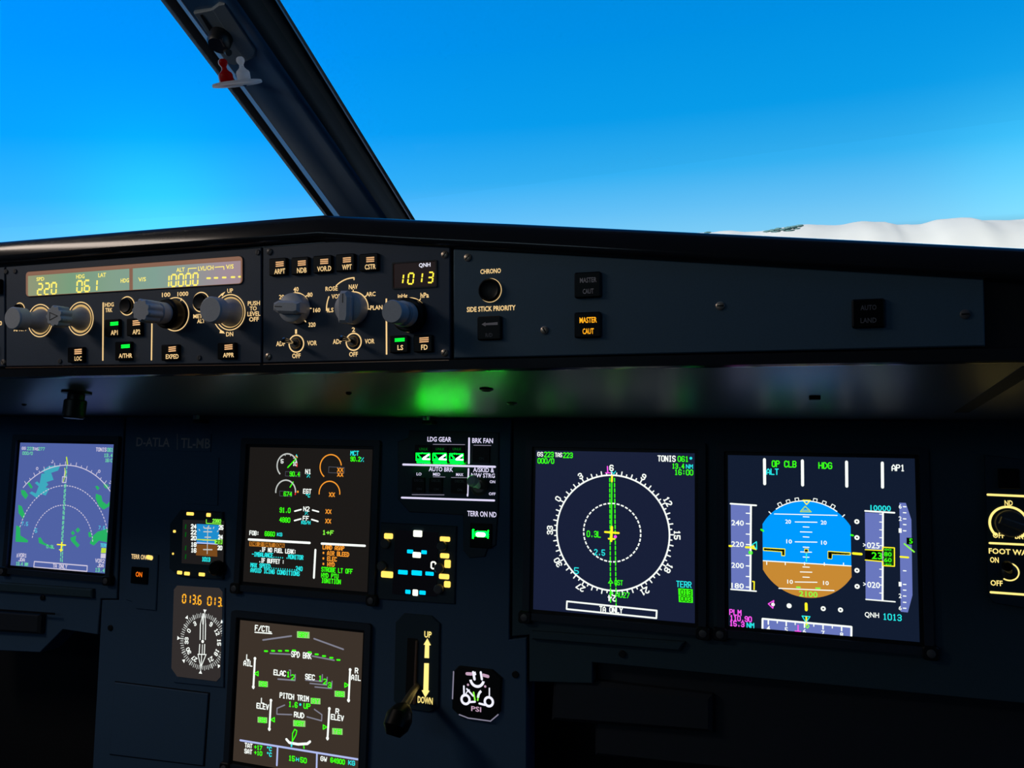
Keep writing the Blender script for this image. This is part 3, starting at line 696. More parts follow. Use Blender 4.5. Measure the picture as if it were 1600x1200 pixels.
def build_fcu():
    P = GF; u0, v0 = P(212, 572); t = Thing('flight_control_unit', 'flight control unit with the long lit speed, heading and altitude window', 'control panel', P, u0, v0, 0)
    d = D(P, mat='face'); pts = [P(*p) for p in ((13, 417.5), (411, 387.5), (411, 567.5), (13, 572.5))]; d.prism(pts, -.001, TW, .0006); t.part('faceplate', d)
    # thin bright lower rim
    d = D(P, mat='copper'); a = P(14, 574.2); b = P(410, 569.4); d.prism([(a[0], a[1]), (b[0], b[1]), (b[0], b[1] - .0006), (a[0], a[1] - .0006)], .0, .0032); t.part('lower_rim', d)
    # display window
    oc = [P(*p, TW) for p in ((43, 424.5), (379, 401.5), (380, 443), (42, 463.5))]
    cu = sum(p[0] for p in oc) / 4; cv = sum(p[1] for p in oc) / 4; ww = ((oc[1][0] - oc[0][0]) + (oc[2][0] - oc[3][0])) / 2; hh = ((oc[0][1] - oc[3][1]) + (oc[1][1] - oc[2][1])) / 2
    d = D(P, mat='fcu_frame'); d.frame(rrect(cu, cv, ww, hh, .003), rrect(cu, cv - .0006, ww - .0020, hh - .0016, .002), TW - .001, TW + .0012); win = t.part('display_window', d, 'pinkish lit window frame')
    d = D(P, mat='black'); d.frame(rrect(cu, cv, ww + .0012, hh + .0012, .0035), rrect(cu, cv, ww, hh, .003), TW - .001, TW + .0006); t.part('window_surround', d)
    iw, ih = ww - .0020, hh - .0016; divu = P(205.5, 430, TW)[0]
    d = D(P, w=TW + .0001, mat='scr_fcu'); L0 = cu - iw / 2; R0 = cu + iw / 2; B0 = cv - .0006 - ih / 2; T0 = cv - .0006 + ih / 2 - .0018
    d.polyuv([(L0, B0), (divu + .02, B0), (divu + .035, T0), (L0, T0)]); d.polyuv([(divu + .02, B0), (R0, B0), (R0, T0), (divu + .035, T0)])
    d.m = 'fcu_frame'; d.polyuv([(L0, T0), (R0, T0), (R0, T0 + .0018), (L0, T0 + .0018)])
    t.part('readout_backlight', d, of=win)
    d = D(P, mat='fcu_frame'); d.prism([(divu - .0014, B0), (divu + .0014, B0), (divu + .0014, T0 + .001), (divu - .0014, T0 + .001)], TW, TW + .0008); t.part('divider', d, of=win)
    d = D(P, w=TW + .0003, mat='lcd_y')
    for s, x, y, w, h in (('SPD', 63, 436, 12, 6), ('HDG', 125.5, 432, 13, 6.5), ('LAT', 159.5, 429.7, 12, 6.5), ('HDG', 195, 438.3, 13, 6.5), ('V/S', 222, 436.5, 12, 6.5), ('ALT', 282, 421.5, 13, 6.5), ('LVL/CH', 321.5, 419, 24, 7), ('V/S', 359, 416.7, 12, 7)): d.tx(s, x, y, w, h)
    d.line([(294, 425), (294.3, 419.7), (307, 418.8)], 1.2); d.line([(336, 417.6), (349.5, 416.5), (350, 421)], 1.2)
    def digits(s, x0, x1, yt, yb, slope, frac=.66, lw=2.5):
        n = len(s); st = (x1 - x0) / n; bx = []
        for i in range(n): xx = x0 + i * st; bx.append((xx, yt + slope * (xx - x0), xx + st * frac, yb + slope * (xx - x0)))
        d.seg(s, bx, lw, .8)
    digits('220', 58.5, 91, 443.5, 461, -.075); digits('061', 120, 155, 439, 456.3, -.075); digits('10000', 256, 312.5, 430, 448.5, -.07)
    for x, y in ((326, 434.7), (337.5, 434.2), (350.3, 433.6), (364, 433), (375.5, 432.4)): d.line([(x - 2.4, y), (x + 2.4, y)], 2.6)
    t.part('readout', d, of=win)
    # lit knob wells and rings
    def well(x, y, rv, r_in=None, arc=(0, 360), inner=True):
        u, v = P(x, y, TW); k = D(P, w=TW).sc(x, y)[1]; R = rv * k
        d = D(P, mat='warm', w=TW + .0003); d.arcuv(u, v, R, arc[0], arc[1], 1.5 * k, 60); ring = t.part('lit_ring', d)
        if inner:
            d = D(P, mat='well', w=TW + .0001); d.arcuv(u, v, R - 5.2 * k, 0, 360, 3.6 * k, 60); t.part('lit_well', d, of=ring)
        return R
    RS = .0094
    well(63, 501, 25.2); fluted(t, P, 64.5, 501.5, 0, .0092, .026, head=.011)
    well(126, 498, 25.7); k, (uu, vv) = fluted(t, P, 127.5, 498.5, 0, .0088, .026, head=.011, flute=9)
    d = D(P, w=TW + .0261, mat='knob_dark'); d.lineuv([(uu - .004, vv + .003), (uu + .004, vv), (uu - .004, vv - .003)], .0008, True); t.part('pointer_mark', d, of=k)
    well(274, 491, 26, arc=(-45, 215), inner=False)
    u, v = P(273, 491.5, TW); d = D(P, mat='cap'); d.lathe(u, v, [(.0116, TW), (.0116, TW + .0095), (.0104, TW + .0110)], 36); t.part('outer_knob', d)
    d = D(P, mat='knob'); d.lathe(u, v, [(.0082, TW + .011), (.0082, TW + .019), (.007, TW + .0202)], 36); t.part('knob_collar', d)
    d = D(P, mat='knob'); d.lathe(u, v, [(.006, TW + .0195, 1), (.0088, TW + .021, 1), (.0088, TW + .0335, 1), (.0078, TW + .0345, 1)], 72, 9, .14, .4); t.part('knob', d)
    well(360, 488, 27.6); fluted(t, P, 361, 488.5, 0, .0098, .023, head=.010)
    d = D(P, w=TW + .0002, mat='warm')
    d.arc(360, 488, 33, -48, -20, 1.6); d.arc(360, 488, 33, 202, 250, 1.6)
    d.poly([(345, 459.5), (352, 455.5), (347.5, 463)]); d.poly([(344, 516), (352, 521), (343, 520.5)])
    # engraved lettering
    for s, x, y, w, h in (('HDG', 170.7, 476, 14, 6.5), ('TRK', 170, 484.5, 11, 6.5), ('MACH', 31, 514, 19, 7), ('100', 259.5, 460.5, 13, 7), ('1000', 285.7, 459.2, 17, 7), ('METRIC', 315, 493.8, 26, 6.5), ('ALT', 314, 501.6, 12, 6.5),
                       ('UP', 359.5, 454.3, 9, 7), ('DN', 358.8, 522, 11, 7), ('PUSH', 396.6, 473.8, 19, 7), ('TO', 395.6, 482, 11, 6.5), ('LEVEL', 396.6, 490.3, 20, 7), ('OFF', 396.8, 498.8, 15, 7)): d.tx(s, x, y, w, h)
    d.line([(161.2, 472.5), (160.6, 563.5)], 2.2, round_=False); d.line([(237.4, 502), (236.6, 563)], 2.2, round_=False)
    d.line([(260.5, 468), (262.5, 471)], 1.4); d.line([(283.5, 466.5), (282.5, 469.5)], 1.4)
    t.part('lettering', d, 'warm backlit lettering')
    for x, y, r in ((31, 484, 10.5), (199, 478, 14.3), (314.5, 472, 15.2)):
        R = well(x, y, r, inner=False); u, v = P(x, y, TW); d = D(P, mat='cap'); d.lathe(u, v, [(R * .84, TW), (R * .84, TW + .0022), (R * .7, TW + .003), (R * .5, TW + .0026)], 28); t.part('round_button', d)
    korry(t, P, 122, 554.5, 25, 24, 'LOC', 11, ly=-5.2, ty=5.6, lw=13)
    korry(t, P, 178.5, 512.5, 23, 27, 'AP1', 11, 'green_lamp', ly=-6.8, ty=7.2, lw=14, th=7.5, bars=2); korry(t, P, 213, 511.5, 23, 27, 'AP2', 12, ly=-7.2, ty=7, lw=13, th=7.5)
    korry(t, P, 196, 548.5, 25, 29, 'A/THR', 21, 'green_lamp', ly=-7.5, ty=7.2, lw=15, bars=2)
    korry(t, P, 269, 551, 27, 25, 'EXPED', 20, ly=-5.6, ty=6, lw=13); korry(t, P, 357, 548.5, 28, 26, 'APPR', 17, ly=-6.2, ty=6.2, lw=14)
    for x, y in ((24, 424), (94, 564.5), (311.5, 559), (403, 394.5)): screw(t, P, x, y, .0021, TW, 'knob_dark', 1.4)
build_fcu()

def build_left_efis():
    P = GF; t = Thing('baro_control_panel', 'dark control panel cut off by the left edge of the picture', 'control panel', P, *P(6, 572), 0)
    d = D(P, mat='face'); d.prism([P(*p) for p in ((-200, 433), (11, 417.7), (11, 572.6), (-200, 577))], -.001, TW, .0006); t.part('faceplate', d)
    d = D(P, mat='cap'); d.box(0, 449, 17, 23, TW - .0005, TW + .003); t.part('pushbutton', d)
    d = D(P, mat='cap'); d.box(-8, 548, 17, 20, TW - .0005, TW + .003); t.part('pushbutton', d)
    d = D(P, mat='warm', w=TW + .0002); d.tx('0', 1, 505, 4, 7); t.part('lettering', d)
    screw(t, P, 10, 424.5, .0021, TW, 'knob_dark', 1.2); screw(t, P, 5.5, 566, .0024, TW, 'screw', -.9)
build_left_efis()

def bar_knob(t, P, x, y, R, depth, ang, mat='knob'):
    """round skirt with a raised pointer grip"""
    u, v = P(x, y, TW); d = D(P, mat=mat)
    d.lathe(u, v, [(R, TW), (R, TW + depth * .35), (R * .93, TW + depth * .55), (R * .80, TW + depth * .62)], 40); k = t.part('knob', d)
    ca, sa = math.cos(ang), math.sin(ang)
    def pt(a, b): return (u + a * ca - b * sa, v + a * sa + b * ca)
    d = D(P, mat=mat); hw = R * .42
    outline = [pt(-R * .98, -hw * .75), pt(-R * .6, -hw), pt(R * .6, -hw), pt(R * .98, -hw * .55), pt(R * .98, hw * .55), pt(R * .6, hw), pt(-R * .6, hw), pt(-R * .98, hw * .75)]
    d.prism(outline, TW + depth * .3, TW + depth, .0018); t.part('grip', d, of=k)
    d = D(P, w=TW + depth + .0001, mat='slot'); a = pt(R * .25, 0); b = pt(R * .78, 0); d.lineuv([a, b], .0006); t.part('pointer_line', d, of=k)

def build_efis():
    P = GF; t = Thing('display_control_panel', 'control panel with the amber pressure readout 1013 and two grey pointer knobs', 'control panel', P, *P(560, 562), 0)
    d = D(P, mat='face'); d.prism([P(*p) for p in ((413.5, 387), (520, 378.5), (600, 375.5), (660, 378.5), (705, 384), (705, 560.5), (413.5, 567))], -.001, TW, .0006); t.part('faceplate', d)
    d = D(P, mat='copper'); a = P(415, 569); b = P(704, 562.3); d.prism([(a[0], a[1]), (b[0], b[1]), (b[0], b[1] - .0005), (a[0], a[1] - .0005)], 0, .003); t.part('lower_rim', d)
    for s, cx, cy, w, tw in (('ARPT', 437, 417.5, 27, 17), ('NDB', 471.5, 416, 27, 15), ('VOR.D', 506.5, 413.5, 29, 22), ('WPT', 542, 411, 29, 15), ('CSTR', 578.5, 410.5, 29, 17)):
        korry(t, P, cx, cy, w, 27, s, tw, ly=-5, ty=6.3, th=8, lw=14)
        d = D(P, mat='copper', w=TW + .0025); d.line([(cx - w * .42, cy + 14.6), (cx + w * .42, cy + 13.6)], .7); 
    korry(t, P, 625.5, 538, 29, 27, 'LS', 9, 'green_lamp', ly=-7, ty=5, th=8, lw=17, lcx=-1, bars=2); korry(t, P, 663, 537, 29, 27, 'FD', 10, ly=-6, ty=5.5, th=8, lw=16, lcx=-.5)
    # pressure window
    u, v = P(648, 429.5, TW); sx, sy = D(P, w=TW).sc(648, 430); d = D(P, mat='black'); W_, H_ = 66 * sx, 38 * sy
    d.frame(rrect(u, v, W_ + .002, H_ + .002, .001), rrect(u, v, W_, H_, .0008), TW - .001, TW + .0008); win = t.part('pressure_window', d)
    d = D(P, mat='scr_qnh', w=TW + .0001); d.polyuv(rrect(u, v, W_, H_, .0008)); t.part('window_glass', d, of=win)
    d = D(P, mat='lavw', w=TW + .0003); d.tx('QNH', 663.5, 414.5, 18, 7.5); d.m = 'seg_y'
    d.seg('1013', [(620.5, 428.5, 629, 443), (637, 427, 645, 443.5), (650, 426.5, 658.5, 441.5), (668, 425.5, 675.5, 441.5)], 2.3, 1.8); t.part('readout', d, of=win)
    # lettering
    d = D(P, w=TW + .0002, mat='warm')
    for s, x, y, w, h in (('20', 440, 464, 8, 7), ('40', 462.5, 452, 8, 7), ('80', 484.3, 460.5, 8, 7), ('160', 495, 484.5, 11, 7), ('320', 487.5, 507.3, 11, 7), ('ROSE', 518, 451, 19, 7), ('VOR', 525.5, 463, 15, 7), ('ILS', 516, 484.5, 10, 7),
                       ('NAV', 552, 448, 14, 7.5), ('ARC', 579.2, 459.5, 15, 7), ('PLAN', 588, 480.5, 19, 7), ('inHg', 629, 463, 15, 7.5), ('hPa', 663.5, 461.3, 13, 8), ('1', 462.5, 518, 3, 7), ('OFF', 463, 556, 13, 7.5), ('ADF', 438.5, 537, 14, 7.5), ('VOR', 487.5, 536, 15, 7.5),
                       ('2', 552.3, 515, 5, 7), ('OFF', 552.3, 553.5, 13.5, 7.5), ('ADF', 527, 533.7, 14, 7.5), ('VOR', 577.5, 533.2, 15, 7.5)): d.tx(s, x, y, w, h)
    d.arc(462, 482, 24.5, -25, 140, 1.7); d.arc(552, 482, 26, -30, 94, 1.7)
    for a in (-2, 46, 92, 140): d.radial(462, 482, 24.5, 28, a, 1.6)
    for a in (0, 50, 94): d.radial(552, 482, 26, 29, a, 1.6)
    d.arc(552, 482, 48, -40, 2, 1.9); d.arc(552, 482, 48, -92, -64, 1.9); d.radial(552, 482, 48, 45, 2, 1.8); d.radial(552, 482, 48, 45, -91, 1.8)
    d.line([(603.6, 466.5), (604, 554)], 2.4, round_=False)
    d.arc(641, 492, 26.5, -42, 205, 1.6); d.radial(641, 492, 26, 30, -40, 1.6); d.radial(641, 492, 26, 30, 36, 1.6)
    d.arc(463, 537, 13.2, 0, 360, 2); d.arc(552.5, 534, 13.2, 0, 360, 2)
    t.part('lettering', d, 'warm backlit lettering')
    bar_knob(t, P, 464, 482.5, .0112, .0145, R_(176)); bar_knob(t, P, 553, 482.5, .0114, .0155, R_(88))
    # baro knob
    u, v = P(643, 493, TW); d = D(P, mat='cap'); d.lathe(u, v, [(.0118, TW), (.0118, TW + .007), (.0108, TW + .008)], 36); t.part('outer_knob', d)
    d = D(P, mat='knob'); d.lathe(u, v, [(.0088, TW + .008), (.0088, TW + .0155), (.0076, TW + .0165)], 36); t.part('knob_collar', d)
    d = D(P, mat='knob'); d.lathe(u, v, [(.006, TW + .016), (.006, TW + .0185), (.0078, TW + .0195), (.0078, TW + .0285), (.0072, TW + .0295)], 40); t.part('knob', d)
    for x, y, ex, ey in ((463, 536.5, 442, 531), (552.5, 533.5, 532.5, 528)):
        u, v = P(x, y, TW); d = D(P, mat='lever'); d.lathe(u, v, [(.0042, TW - .0005), (.0042, TW + .001), (.003, TW + .0028), (.0022, TW + .0028)], 24); b = t.part('toggle_base', d)
        d = D(P, mat='chrome'); a = P(ex, ey, .016); d.tube([(u, v, TW + .001), (u * .45 + a[0] * .55, v * .45 + a[1] * .55, .0095), (a[0], a[1], .016), (a[0] - .0002, a[1], .0172)], [.0011, .0016, .0021, .0010], 14); t.part('toggle_lever', d)
    for x, y, m in ((421.5, 393.5, 'knob_dark'), (695, 398, 'screw'), (419.5, 557, 'screw'), (695, 551, 'screw')): screw(t, P, x, y, .0026, TW, m)
build_efis()

def build_wing():
    P = GF; t = Thing('warning_panel', 'tapering glareshield panel with the chrono button and caution lights', 'control panel', P, *P(1120, 552), 0)
    d = D(P, mat='face_wing'); d.prism([P(*p) for p in ((711, 390), (1020, 407), (1536, 437), (1538, 541), (1120, 551), (711, 560))], -.001, TW, .0007); t.part('faceplate', d)
    d = D(P, w=TW + .0002, mat='warm'); d.tx('CHRONO', 766.5, 423.7, 32, 7.5); d.tx('SIDE STICK PRIORITY', 767, 482.2, 76, 8); d.arc(766, 453.7, 18, 0, 360, 1.7); t.part('lettering', d)
    u, v = P(766, 453.7, TW); d = D(P, mat='cap'); d.lathe(u, v, [(.0078, TW), (.0078, TW + .002), (.0066, TW + .0035), (.005, TW + .0028)], 36); t.part('chrono_button', d)
    def light(cx, cy, w, h, lines, name='annunciator_light'):
        d = D(P, mat='cap', w=TW); d.box(cx, cy, w, h, TW - .0005, TW + .0026, .0012, .0008); b = t.part(name, d)
        d = D(P, w=TW + .0027)
        for s, x, y, w_, h_, m in lines: d.m = m; d.tx(s, x, y, w_, h_)
        t.part('legend', d, of=b); return b
    b = light(766, 513, 37, 37, [('R/D', 764, 523.5, 11, 6, 'dimmer')])
    d = D(P, w=TW + .0028, mat='dim'); d.poly([(752.5, 506.8), (758.5, 503), (758.5, 505), (777.5, 503.3), (777.7, 507.6), (758.7, 508.2), (758.7, 510.2)]); t.part('arrow', d, of=b)
    light(919, 445.7, 41, 40, [('MASTER', 919, 437.5, 26, 8, 'dim'), ('CAUT', 919, 455, 17, 8, 'dim')], 'warning_light')
    light(919, 508, 41, 40, [('MASTER', 919, 500, 27, 9, 'amber_lamp'), ('CAUT', 919, 517.5, 17.5, 9, 'amber_lamp')], 'warning_light')
    light(1356, 490, 51, 45, [('AUTO', 1357, 480.5, 25, 8, 'dimmer'), ('LAND', 1357, 500.5, 25, 8, 'dimmer')])
    for x, y, m, a in ((731, 402.5, 'screw', .7), (851, 516, 'screw', -1), (1125.5, 478, 'screw', 0), (1508, 491, 'knob_dark', 0)): screw(t, P, x, y, .0027, TW, m, a)
build_wing()

# ================================================================== SCREENS
def display(name, label, corners, mat, latches=True, proud=.004, pad=.0035, rim=.007, bar=False, lx=None):
    q = [BOARD(*c, .0005) for c in corners]
    L0 = (q[0][0] + q[3][0]) / 2; R0 = (q[1][0] + q[2][0]) / 2; T0 = (q[0][1] + q[1][1]) / 2; B0 = (q[2][1] + q[3][1]) / 2
    t = Thing(name, label, 'display', BOARD, (L0 + R0) / 2, B0 - rim, -.002)
    cu, cv, w, h = (L0 + R0) / 2, (T0 + B0) / 2, R0 - L0, T0 - B0
    d = D(BOARD, mat='bezel'); d.frame(rrect(cu, cv, w + 2 * (pad + rim), h + 2 * (pad + rim), .003), rrect(cu, cv, w + 2 * pad, h + 2 * pad, .001), -.002, proud); t.part('bezel', d)
    d = D(BOARD, mat='black'); d.prism(rrect(cu, cv, w + 2 * pad, h + 2 * pad, .001), -.002, .0002); t.part('screen_surround', d)
    d = D(BOARD, mat=mat); d.prism([(L0, B0), (R0, B0), (R0, T0), (L0, T0)], 0, .0005); sc = t.part('screen', d)
    if latches:
        for s_ in (-1, 1):
            d = D(BOARD, mat='black'); u, v = cu + s_ * (w / 2 + pad + rim * .6), cv - h / 2 - pad - rim * .6
            d.prism(rrect(u, v, .013, .012, .003), -.001, proud + .002, .001); lt = t.part('latch', d)
            d = D(BOARD, mat='knob_dark'); d.lathe(u, v, [(.0035, proud + .002), (.0035, proud + .0032), (.0025, proud + .0036)], 18); t.part('latch_screw', d, of=lt)
    return t, sc, (L0, R0, B0, T0)
def clipped(d, box):
    """cut the flat marks of d at the screen's border"""
    bm = bmesh.new(); L0, R0, B0, T0 = box
    vs = [bm.verts.new(v) for v in d.V]
    for f, i in zip(d.F, d.I):
        try: q = bm.faces.new([vs[k] for k in f]); q.material_index = i
        except ValueError: pass
    for co, no in (((L0, 0, 0), (-1, 0, 0)), ((R0, 0, 0), (1, 0, 0)), ((0, B0, 0), (0, -1, 0)), ((0, T0, 0), (0, 1, 0))):
        g = list(bm.verts) + list(bm.edges) + list(bm.faces); bmesh.ops.bisect_plane(bm, geom=g, plane_co=co, plane_no=no, clear_outer=True)
    bm.verts.index_update(); d.V = [v.co.copy() for v in bm.verts]; d.F = [[v.index for v in f.verts] for f in bm.faces]; d.I = [f.material_index for f in bm.faces]; d.sm = [False] * len(d.F); bm.free()
    return d

def build_nd():
    t, sc, bx = display('display_unit', 'navigation display with the full compass circle, left of the horizon screen', [(837, 704), (1085, 708), (1086, 973.5), (833.5, 952.5)], 'scr_nd')
    Z = (3.637, 810., 680.); ws = .0007
    def nd(m='w', k=0): return D(BOARD, Z, ws + k * .00012, m)
    cx, cy = 531, 553; r = 328
    d = nd(); d.arc(cx, cy, r, 0, 360, 9, n=120)
    for a in range(0, 360, 5):
        big = (a % 10 == 0); d.radial(cx, cy, r, r + (24 if big else 14), a + 2.2 - 3, 7)
    for i, s in enumerate(('6', '9', '12', '15', '18', '21', '24', '27', '30', '33', '0', '3')):
        a = -3 + i * 30 + 2.2; u, v = d.at(cx, cy); k = d.sc(cx, cy)[1]; R = (r + 42) * k; th = R_(a)
        gu, gv = u + math.sin(th) * R, v + math.cos(th) * R
        dd = D(BOARD, Z, ws, 'w'); hh = 30 * k; gw = 19 * k; W_ = gw * (len(s) * 1.42 - .42)
        ca, sa = math.cos(-th), math.sin(-th)
        for j, ch in enumerate(s):
            for pl in GL[ch].split('|'):
                pp = []
                for q in pl.split():
                    a_ = -W_ / 2 + j * 1.42 * gw + int(q[0]) / 4 * gw; b_ = -hh / 2 + int(q[1]) / 6 * hh; pp.append((gu + a_ * ca - b_ * sa, gv + a_ * sa + b_ * ca))
                d.lineuv(pp, 7 * k)
    t.part('compass_rose', d, of=sc)
    d = nd(k=1); d.arc(cx, cy, 166, 0, 360, 8, dash=40, duty=.68, n=160); t.part('range_ring', d, of=sc)
    d = nd('g', 2)
    d.line([(531, 240), (529, 535)], 7)
    for x0, y0, x1, y1, n in ((519, 245, 524, 960, 24), (546, 245, 556, 1018, 26)):
        for i in range(n):
            a = i / n; b = (i + .62) / n; d.line([(x0 + (x1 - x0) * a, y0 + (y1 - y0) * a), (x0 + (x1 - x0) * b, y0 + (y1 - y0) * b)], 6.5)
    d.st('0.3L', 428, 562, 76, 32, 6); d.st('QST', 570, 838, 44, 26, 5); d.st('AU27', 592, 908, 76, 28, 5); d.line([(512, 840), (524, 822), (536, 840)], 5, True); d.line([(518, 900), (528, 888), (538, 900)], 5, True)
    t.part('course_line', clipped(d, bx), of=sc)
    d = nd('y', 4); d.line([(531, 522), (527, 600)], 14); d.line([(492, 550), (570, 556)], 11); d.line([(513, 588), (545, 590)], 10); d.line([(532, 232), (531, 262)], 11); t.part('aircraft_symbol', d, of=sc)
    d = nd('g', 3); d.st('223', 173, 110, 52, 27, 6); d.st('223', 281, 114, 52, 27, 6); d.st('000/0', 156, 146, 90, 27, 6); d.st('061', 936, 135, 58, 28, 6); d.st('13.4', 908, 176, 66, 26, 6); d.st('16:00', 940, 211, 102, 28, 6)
    d.m = 'w'; d.st('GS', 124, 108, 30, 22, 5); d.st('TAS', 228, 112, 38, 22, 5); d.st('TONIS', 842, 133, 98, 30, 7)
    d.m = 'c'; d.st('NM', 972, 178, 36, 22, 5); d.disc(980, 131, 8); d.st('2.5', 461, 666, 58, 30, 6); d.st('5', 330, 770, 22, 32, 6); d.st('TERR', 940, 848, 82, 32, 6)
    d.m = 'm'; d.line([(506, 178), (508, 215)], 7); d.line([(496, 214), (522, 214)], 6); d.disc(551, 577, 9); d.m = 'c'; d.line([(528, 205), (542, 220), (552, 205)], 5)
    t.part('readouts', clipped(d, bx), of=sc)
    d = nd('g', 2); d.poly([(908, 870), (990, 876), (992, 953), (912, 948)]); d.m = 'gback'; d.w += .0001; d.st('013', 952, 893, 58, 26, 5); d.st('003', 952, 931, 58, 26, 5); d.line([(912, 909), (990, 914)], 3); t.part('terrain_heights', d, of=sc)
    d = nd('w', 3); d.line([(276, 944), (786, 997), (784, 1040), (274, 988)], 9, True); d.st('TA ONLY', 526, 992, 128, 28, 7); t.part('traffic_message', clipped(d, bx), of=sc)
build_nd()

def build_pfd():
    t, sc, bx = display('display_unit', 'primary flight display with the blue and brown artificial horizon, rightmost of the screens', [(1137, 711.5), (1433, 716), (1433, 1001.5), (1139, 979)], 'scr_pfd')
    Z1 = (7.06, 1100., 690.); Z2 = (7.06, 1270., 690.); Z3 = (6.667, 1100., 840.); Z4 = (6., 1270., 840.); ws = .0007
    def w(z, m='w', k=0): return D(BOARD, z, ws + k * .00012, m)
    one = (1., 0., 0.)
    # attitude
    d = w(one, 'skyb'); cx, cy, R = 1260.5, 858, 75.5; hx = 69
    u, v = d.at(cx, cy); k = d.sc(cx, cy)[1]; Rl = R * k; uL = d.at(1191.8, 860)[0]; uR = d.at(1329.8, 860)[0]; hv = d.at(1260, 880.2)[1]
    def arcpts(sgn):
        out = []; aL = math.acos(max(-1, (u - uL) / Rl)); aR = math.acos(min(1, (uR - u) / Rl))
        for i in range(33): th = math.pi - aL + (aR - (math.pi - aL)) * i / 32; out.append((u + Rl * math.cos(th), v + sgn * Rl * math.sin(th)))
        return out
    A = arcpts(1); d.polyuv([(uL, hv)] + A + [(uR, hv)]); d.m = 'earth'; B = arcpts(-1); d.polyuv([(uL, hv), (uR, hv)] + B[::-1])
    d.m = 'w'; d.w += .0001; d.lineuv([(uL, hv), (uR, hv)], 1.6 * k, round_=False); att = t.part('attitude_ball', d, of=sc)
    d = w(one, 'w', 2)
    d.arc(cx, cy, R + .4, -37, 37, 1.6)
    d.line([(1210, 803), (1308, 805.3)], 1.4); d.line([(1217, 919.3), (1303, 922.8)], 1.6)
    for y, hw in ((807.5, 4.5), (815.7, 17), (823.4, 4.5), (831.2, 9), (839, 4.5), (846.8, 17), (855, 4.5), (862.5, 8.5), (870.5, 4.5), (886, 5), (893.8, 9), (901.8, 5), (909.5, 17)): d.line([(1259.5 - hw, y - .2), (1259.5 + hw, y + .3)], 1.5)
    for x, y in ((1231.5, 815), (1287, 816.5), (1233, 846), (1287.5, 848)): d.tx('20' if y < 830 else '10', x, y, 9, 6.5)
    for x, y in ((1234.5, 909), (1290.5, 911)): d.tx('10', x, y, 9, 6.5)
    for x in (1198, 1227, 1257, 1288, 1318): d.line([(x, 878 + (x - 1198) * .015), (x, 882 + (x - 1198) * .015)], 1.5)
    for a in (-30, -20, -10, 10, 20, 30):
        u2, v2 = d.at(cx, cy); th = R_(a); Rr = (R + 3.6) * k; c0 = Vector((u2 + math.sin(th) * Rr, v2 + math.cos(th) * Rr)); tx_ = Vector((math.cos(th), -math.sin(th))); ty_ = Vector((math.sin(th), math.cos(th)))
        hw = 2.6 * k; hh = (2.6 if abs(a) == 30 else 1.8) * k
        d.lineuv([tuple(c0 - tx_ * hw - ty_ * hh), tuple(c0 - tx_ * hw + ty_ * hh), tuple(c0 + tx_ * hw + ty_ * hh), tuple(c0 + tx_ * hw - ty_ * hh)], 1.2 * k, False)
    d.radial(cx, cy, R, R + 4, -45, 1.6); d.radial(cx, cy, R, R + 4, 45, 1.6)
    t.part('pitch_scale', d, of=sc)
    d = w(one, 'g', 2); d.line([(1189.5, 827.5), (1192.5, 829.5)], 3); d.line([(1329.7, 836), (1332.7, 836.6)], 3)
    d.m = 'y'; d.line([(1254.5, 781.5), (1266, 781.8), (1260.3, 788.3)], 1.6, True); d.m = 'yg'; d.line([(1258, 791), (1250.5, 799.5), (1267.5, 799.8)], 1.5, True); d.line([(1253, 797), (1265, 797.3)], 1)
    # aircraft wings
    for P_ in ([(1193, 856), (1226.3, 858), (1226, 868.3), (1221.5, 868), (1221.5, 862), (1193, 860)], [(1294, 861.5), (1328.5, 863.8), (1328.5, 867), (1300, 865.8), (1299.5, 873), (1294, 872.8)], ):
        d.m = 'blackout'; d.poly(P_); d.m = 'y'; d.line(P_, 1.5, True)
    d.m = 'blackout'; d.poly([(1257.5, 858), (1262.5, 858), (1262.5, 863), (1257.5, 863)]); d.m = 'y'; d.line([(1257.5, 858), (1262.5, 858), (1262.5, 863), (1257.5, 863)], 1.5, True)
    d.m = 'c'; d.line([(1260, 865), (1260, 877)], 2); d.m = 'gl'; d.tx('2100', 1263, 928.3, 29, 9); d.line([(1245, 917.5), (1250, 917.8)], 2.5); d.line([(1275, 919), (1281, 919.3)], 2.5)
    t.part('attitude_symbols', d, of=sc)
    # mode annunciations
    d = w(one, 'w', 1)
    for x, y in ((1194.4, 718), (1253.7, 720), (1322.7, 721.8), (1378.6, 723.3)): d.line([(x, y), (x + .4, y + 38)], 4.6)
    d.m = 'g'; d.st('OP CLB', 1225, 725, 37, 9, 2); d.st('HDG', 1289.5, 727.5, 20, 9, 2); d.m = 'c'; d.st('ALT', 1207, 737, 18, 8.5, 2); d.m = 'w'; d.st('AP1', 1403.3, 731, 19, 9, 2); t.part('mode_annunciator', d, of=sc)
    # airspeed tape
    d = w(one, 'tape', 1); d.poly([(1141.8, 788), (1172, 789.5), (1171.5, 922.5), (1142.6, 920.5)]); d.m = 'w'; d.w += .0001
    d.line([(1141.5, 787), (1181.5, 789.7)], 2.6); d.line([(1142, 920.7), (1181.5, 923.8)], 2.2); d.line([(1173.3, 790), (1172.3, 922)], 3)
    for y in (802.2, 818.5, 834.8, 851, 868, 884.5, 901, 917.5): d.line([(1166, y - .3), (1171.5, y)], 1.8)
    for s, y in (('240', 817), ('220', 850.3), ('200', 883.5), ('180', 915.3)): d.tx(s, 1152.5, y, 19.5, 8.5)
    d.m = 'y'; d.line([(1139.7, 853), (1143.5, 853.3)], 3); d.line([(1165.5, 855), (1171, 855.3)], 3.5); d.poly([(1168, 855.3), (1178, 851.5), (1182, 859.8)]); d.line([(1176, 908.5), (1178.5, 909), (1178.2, 921)], 2)
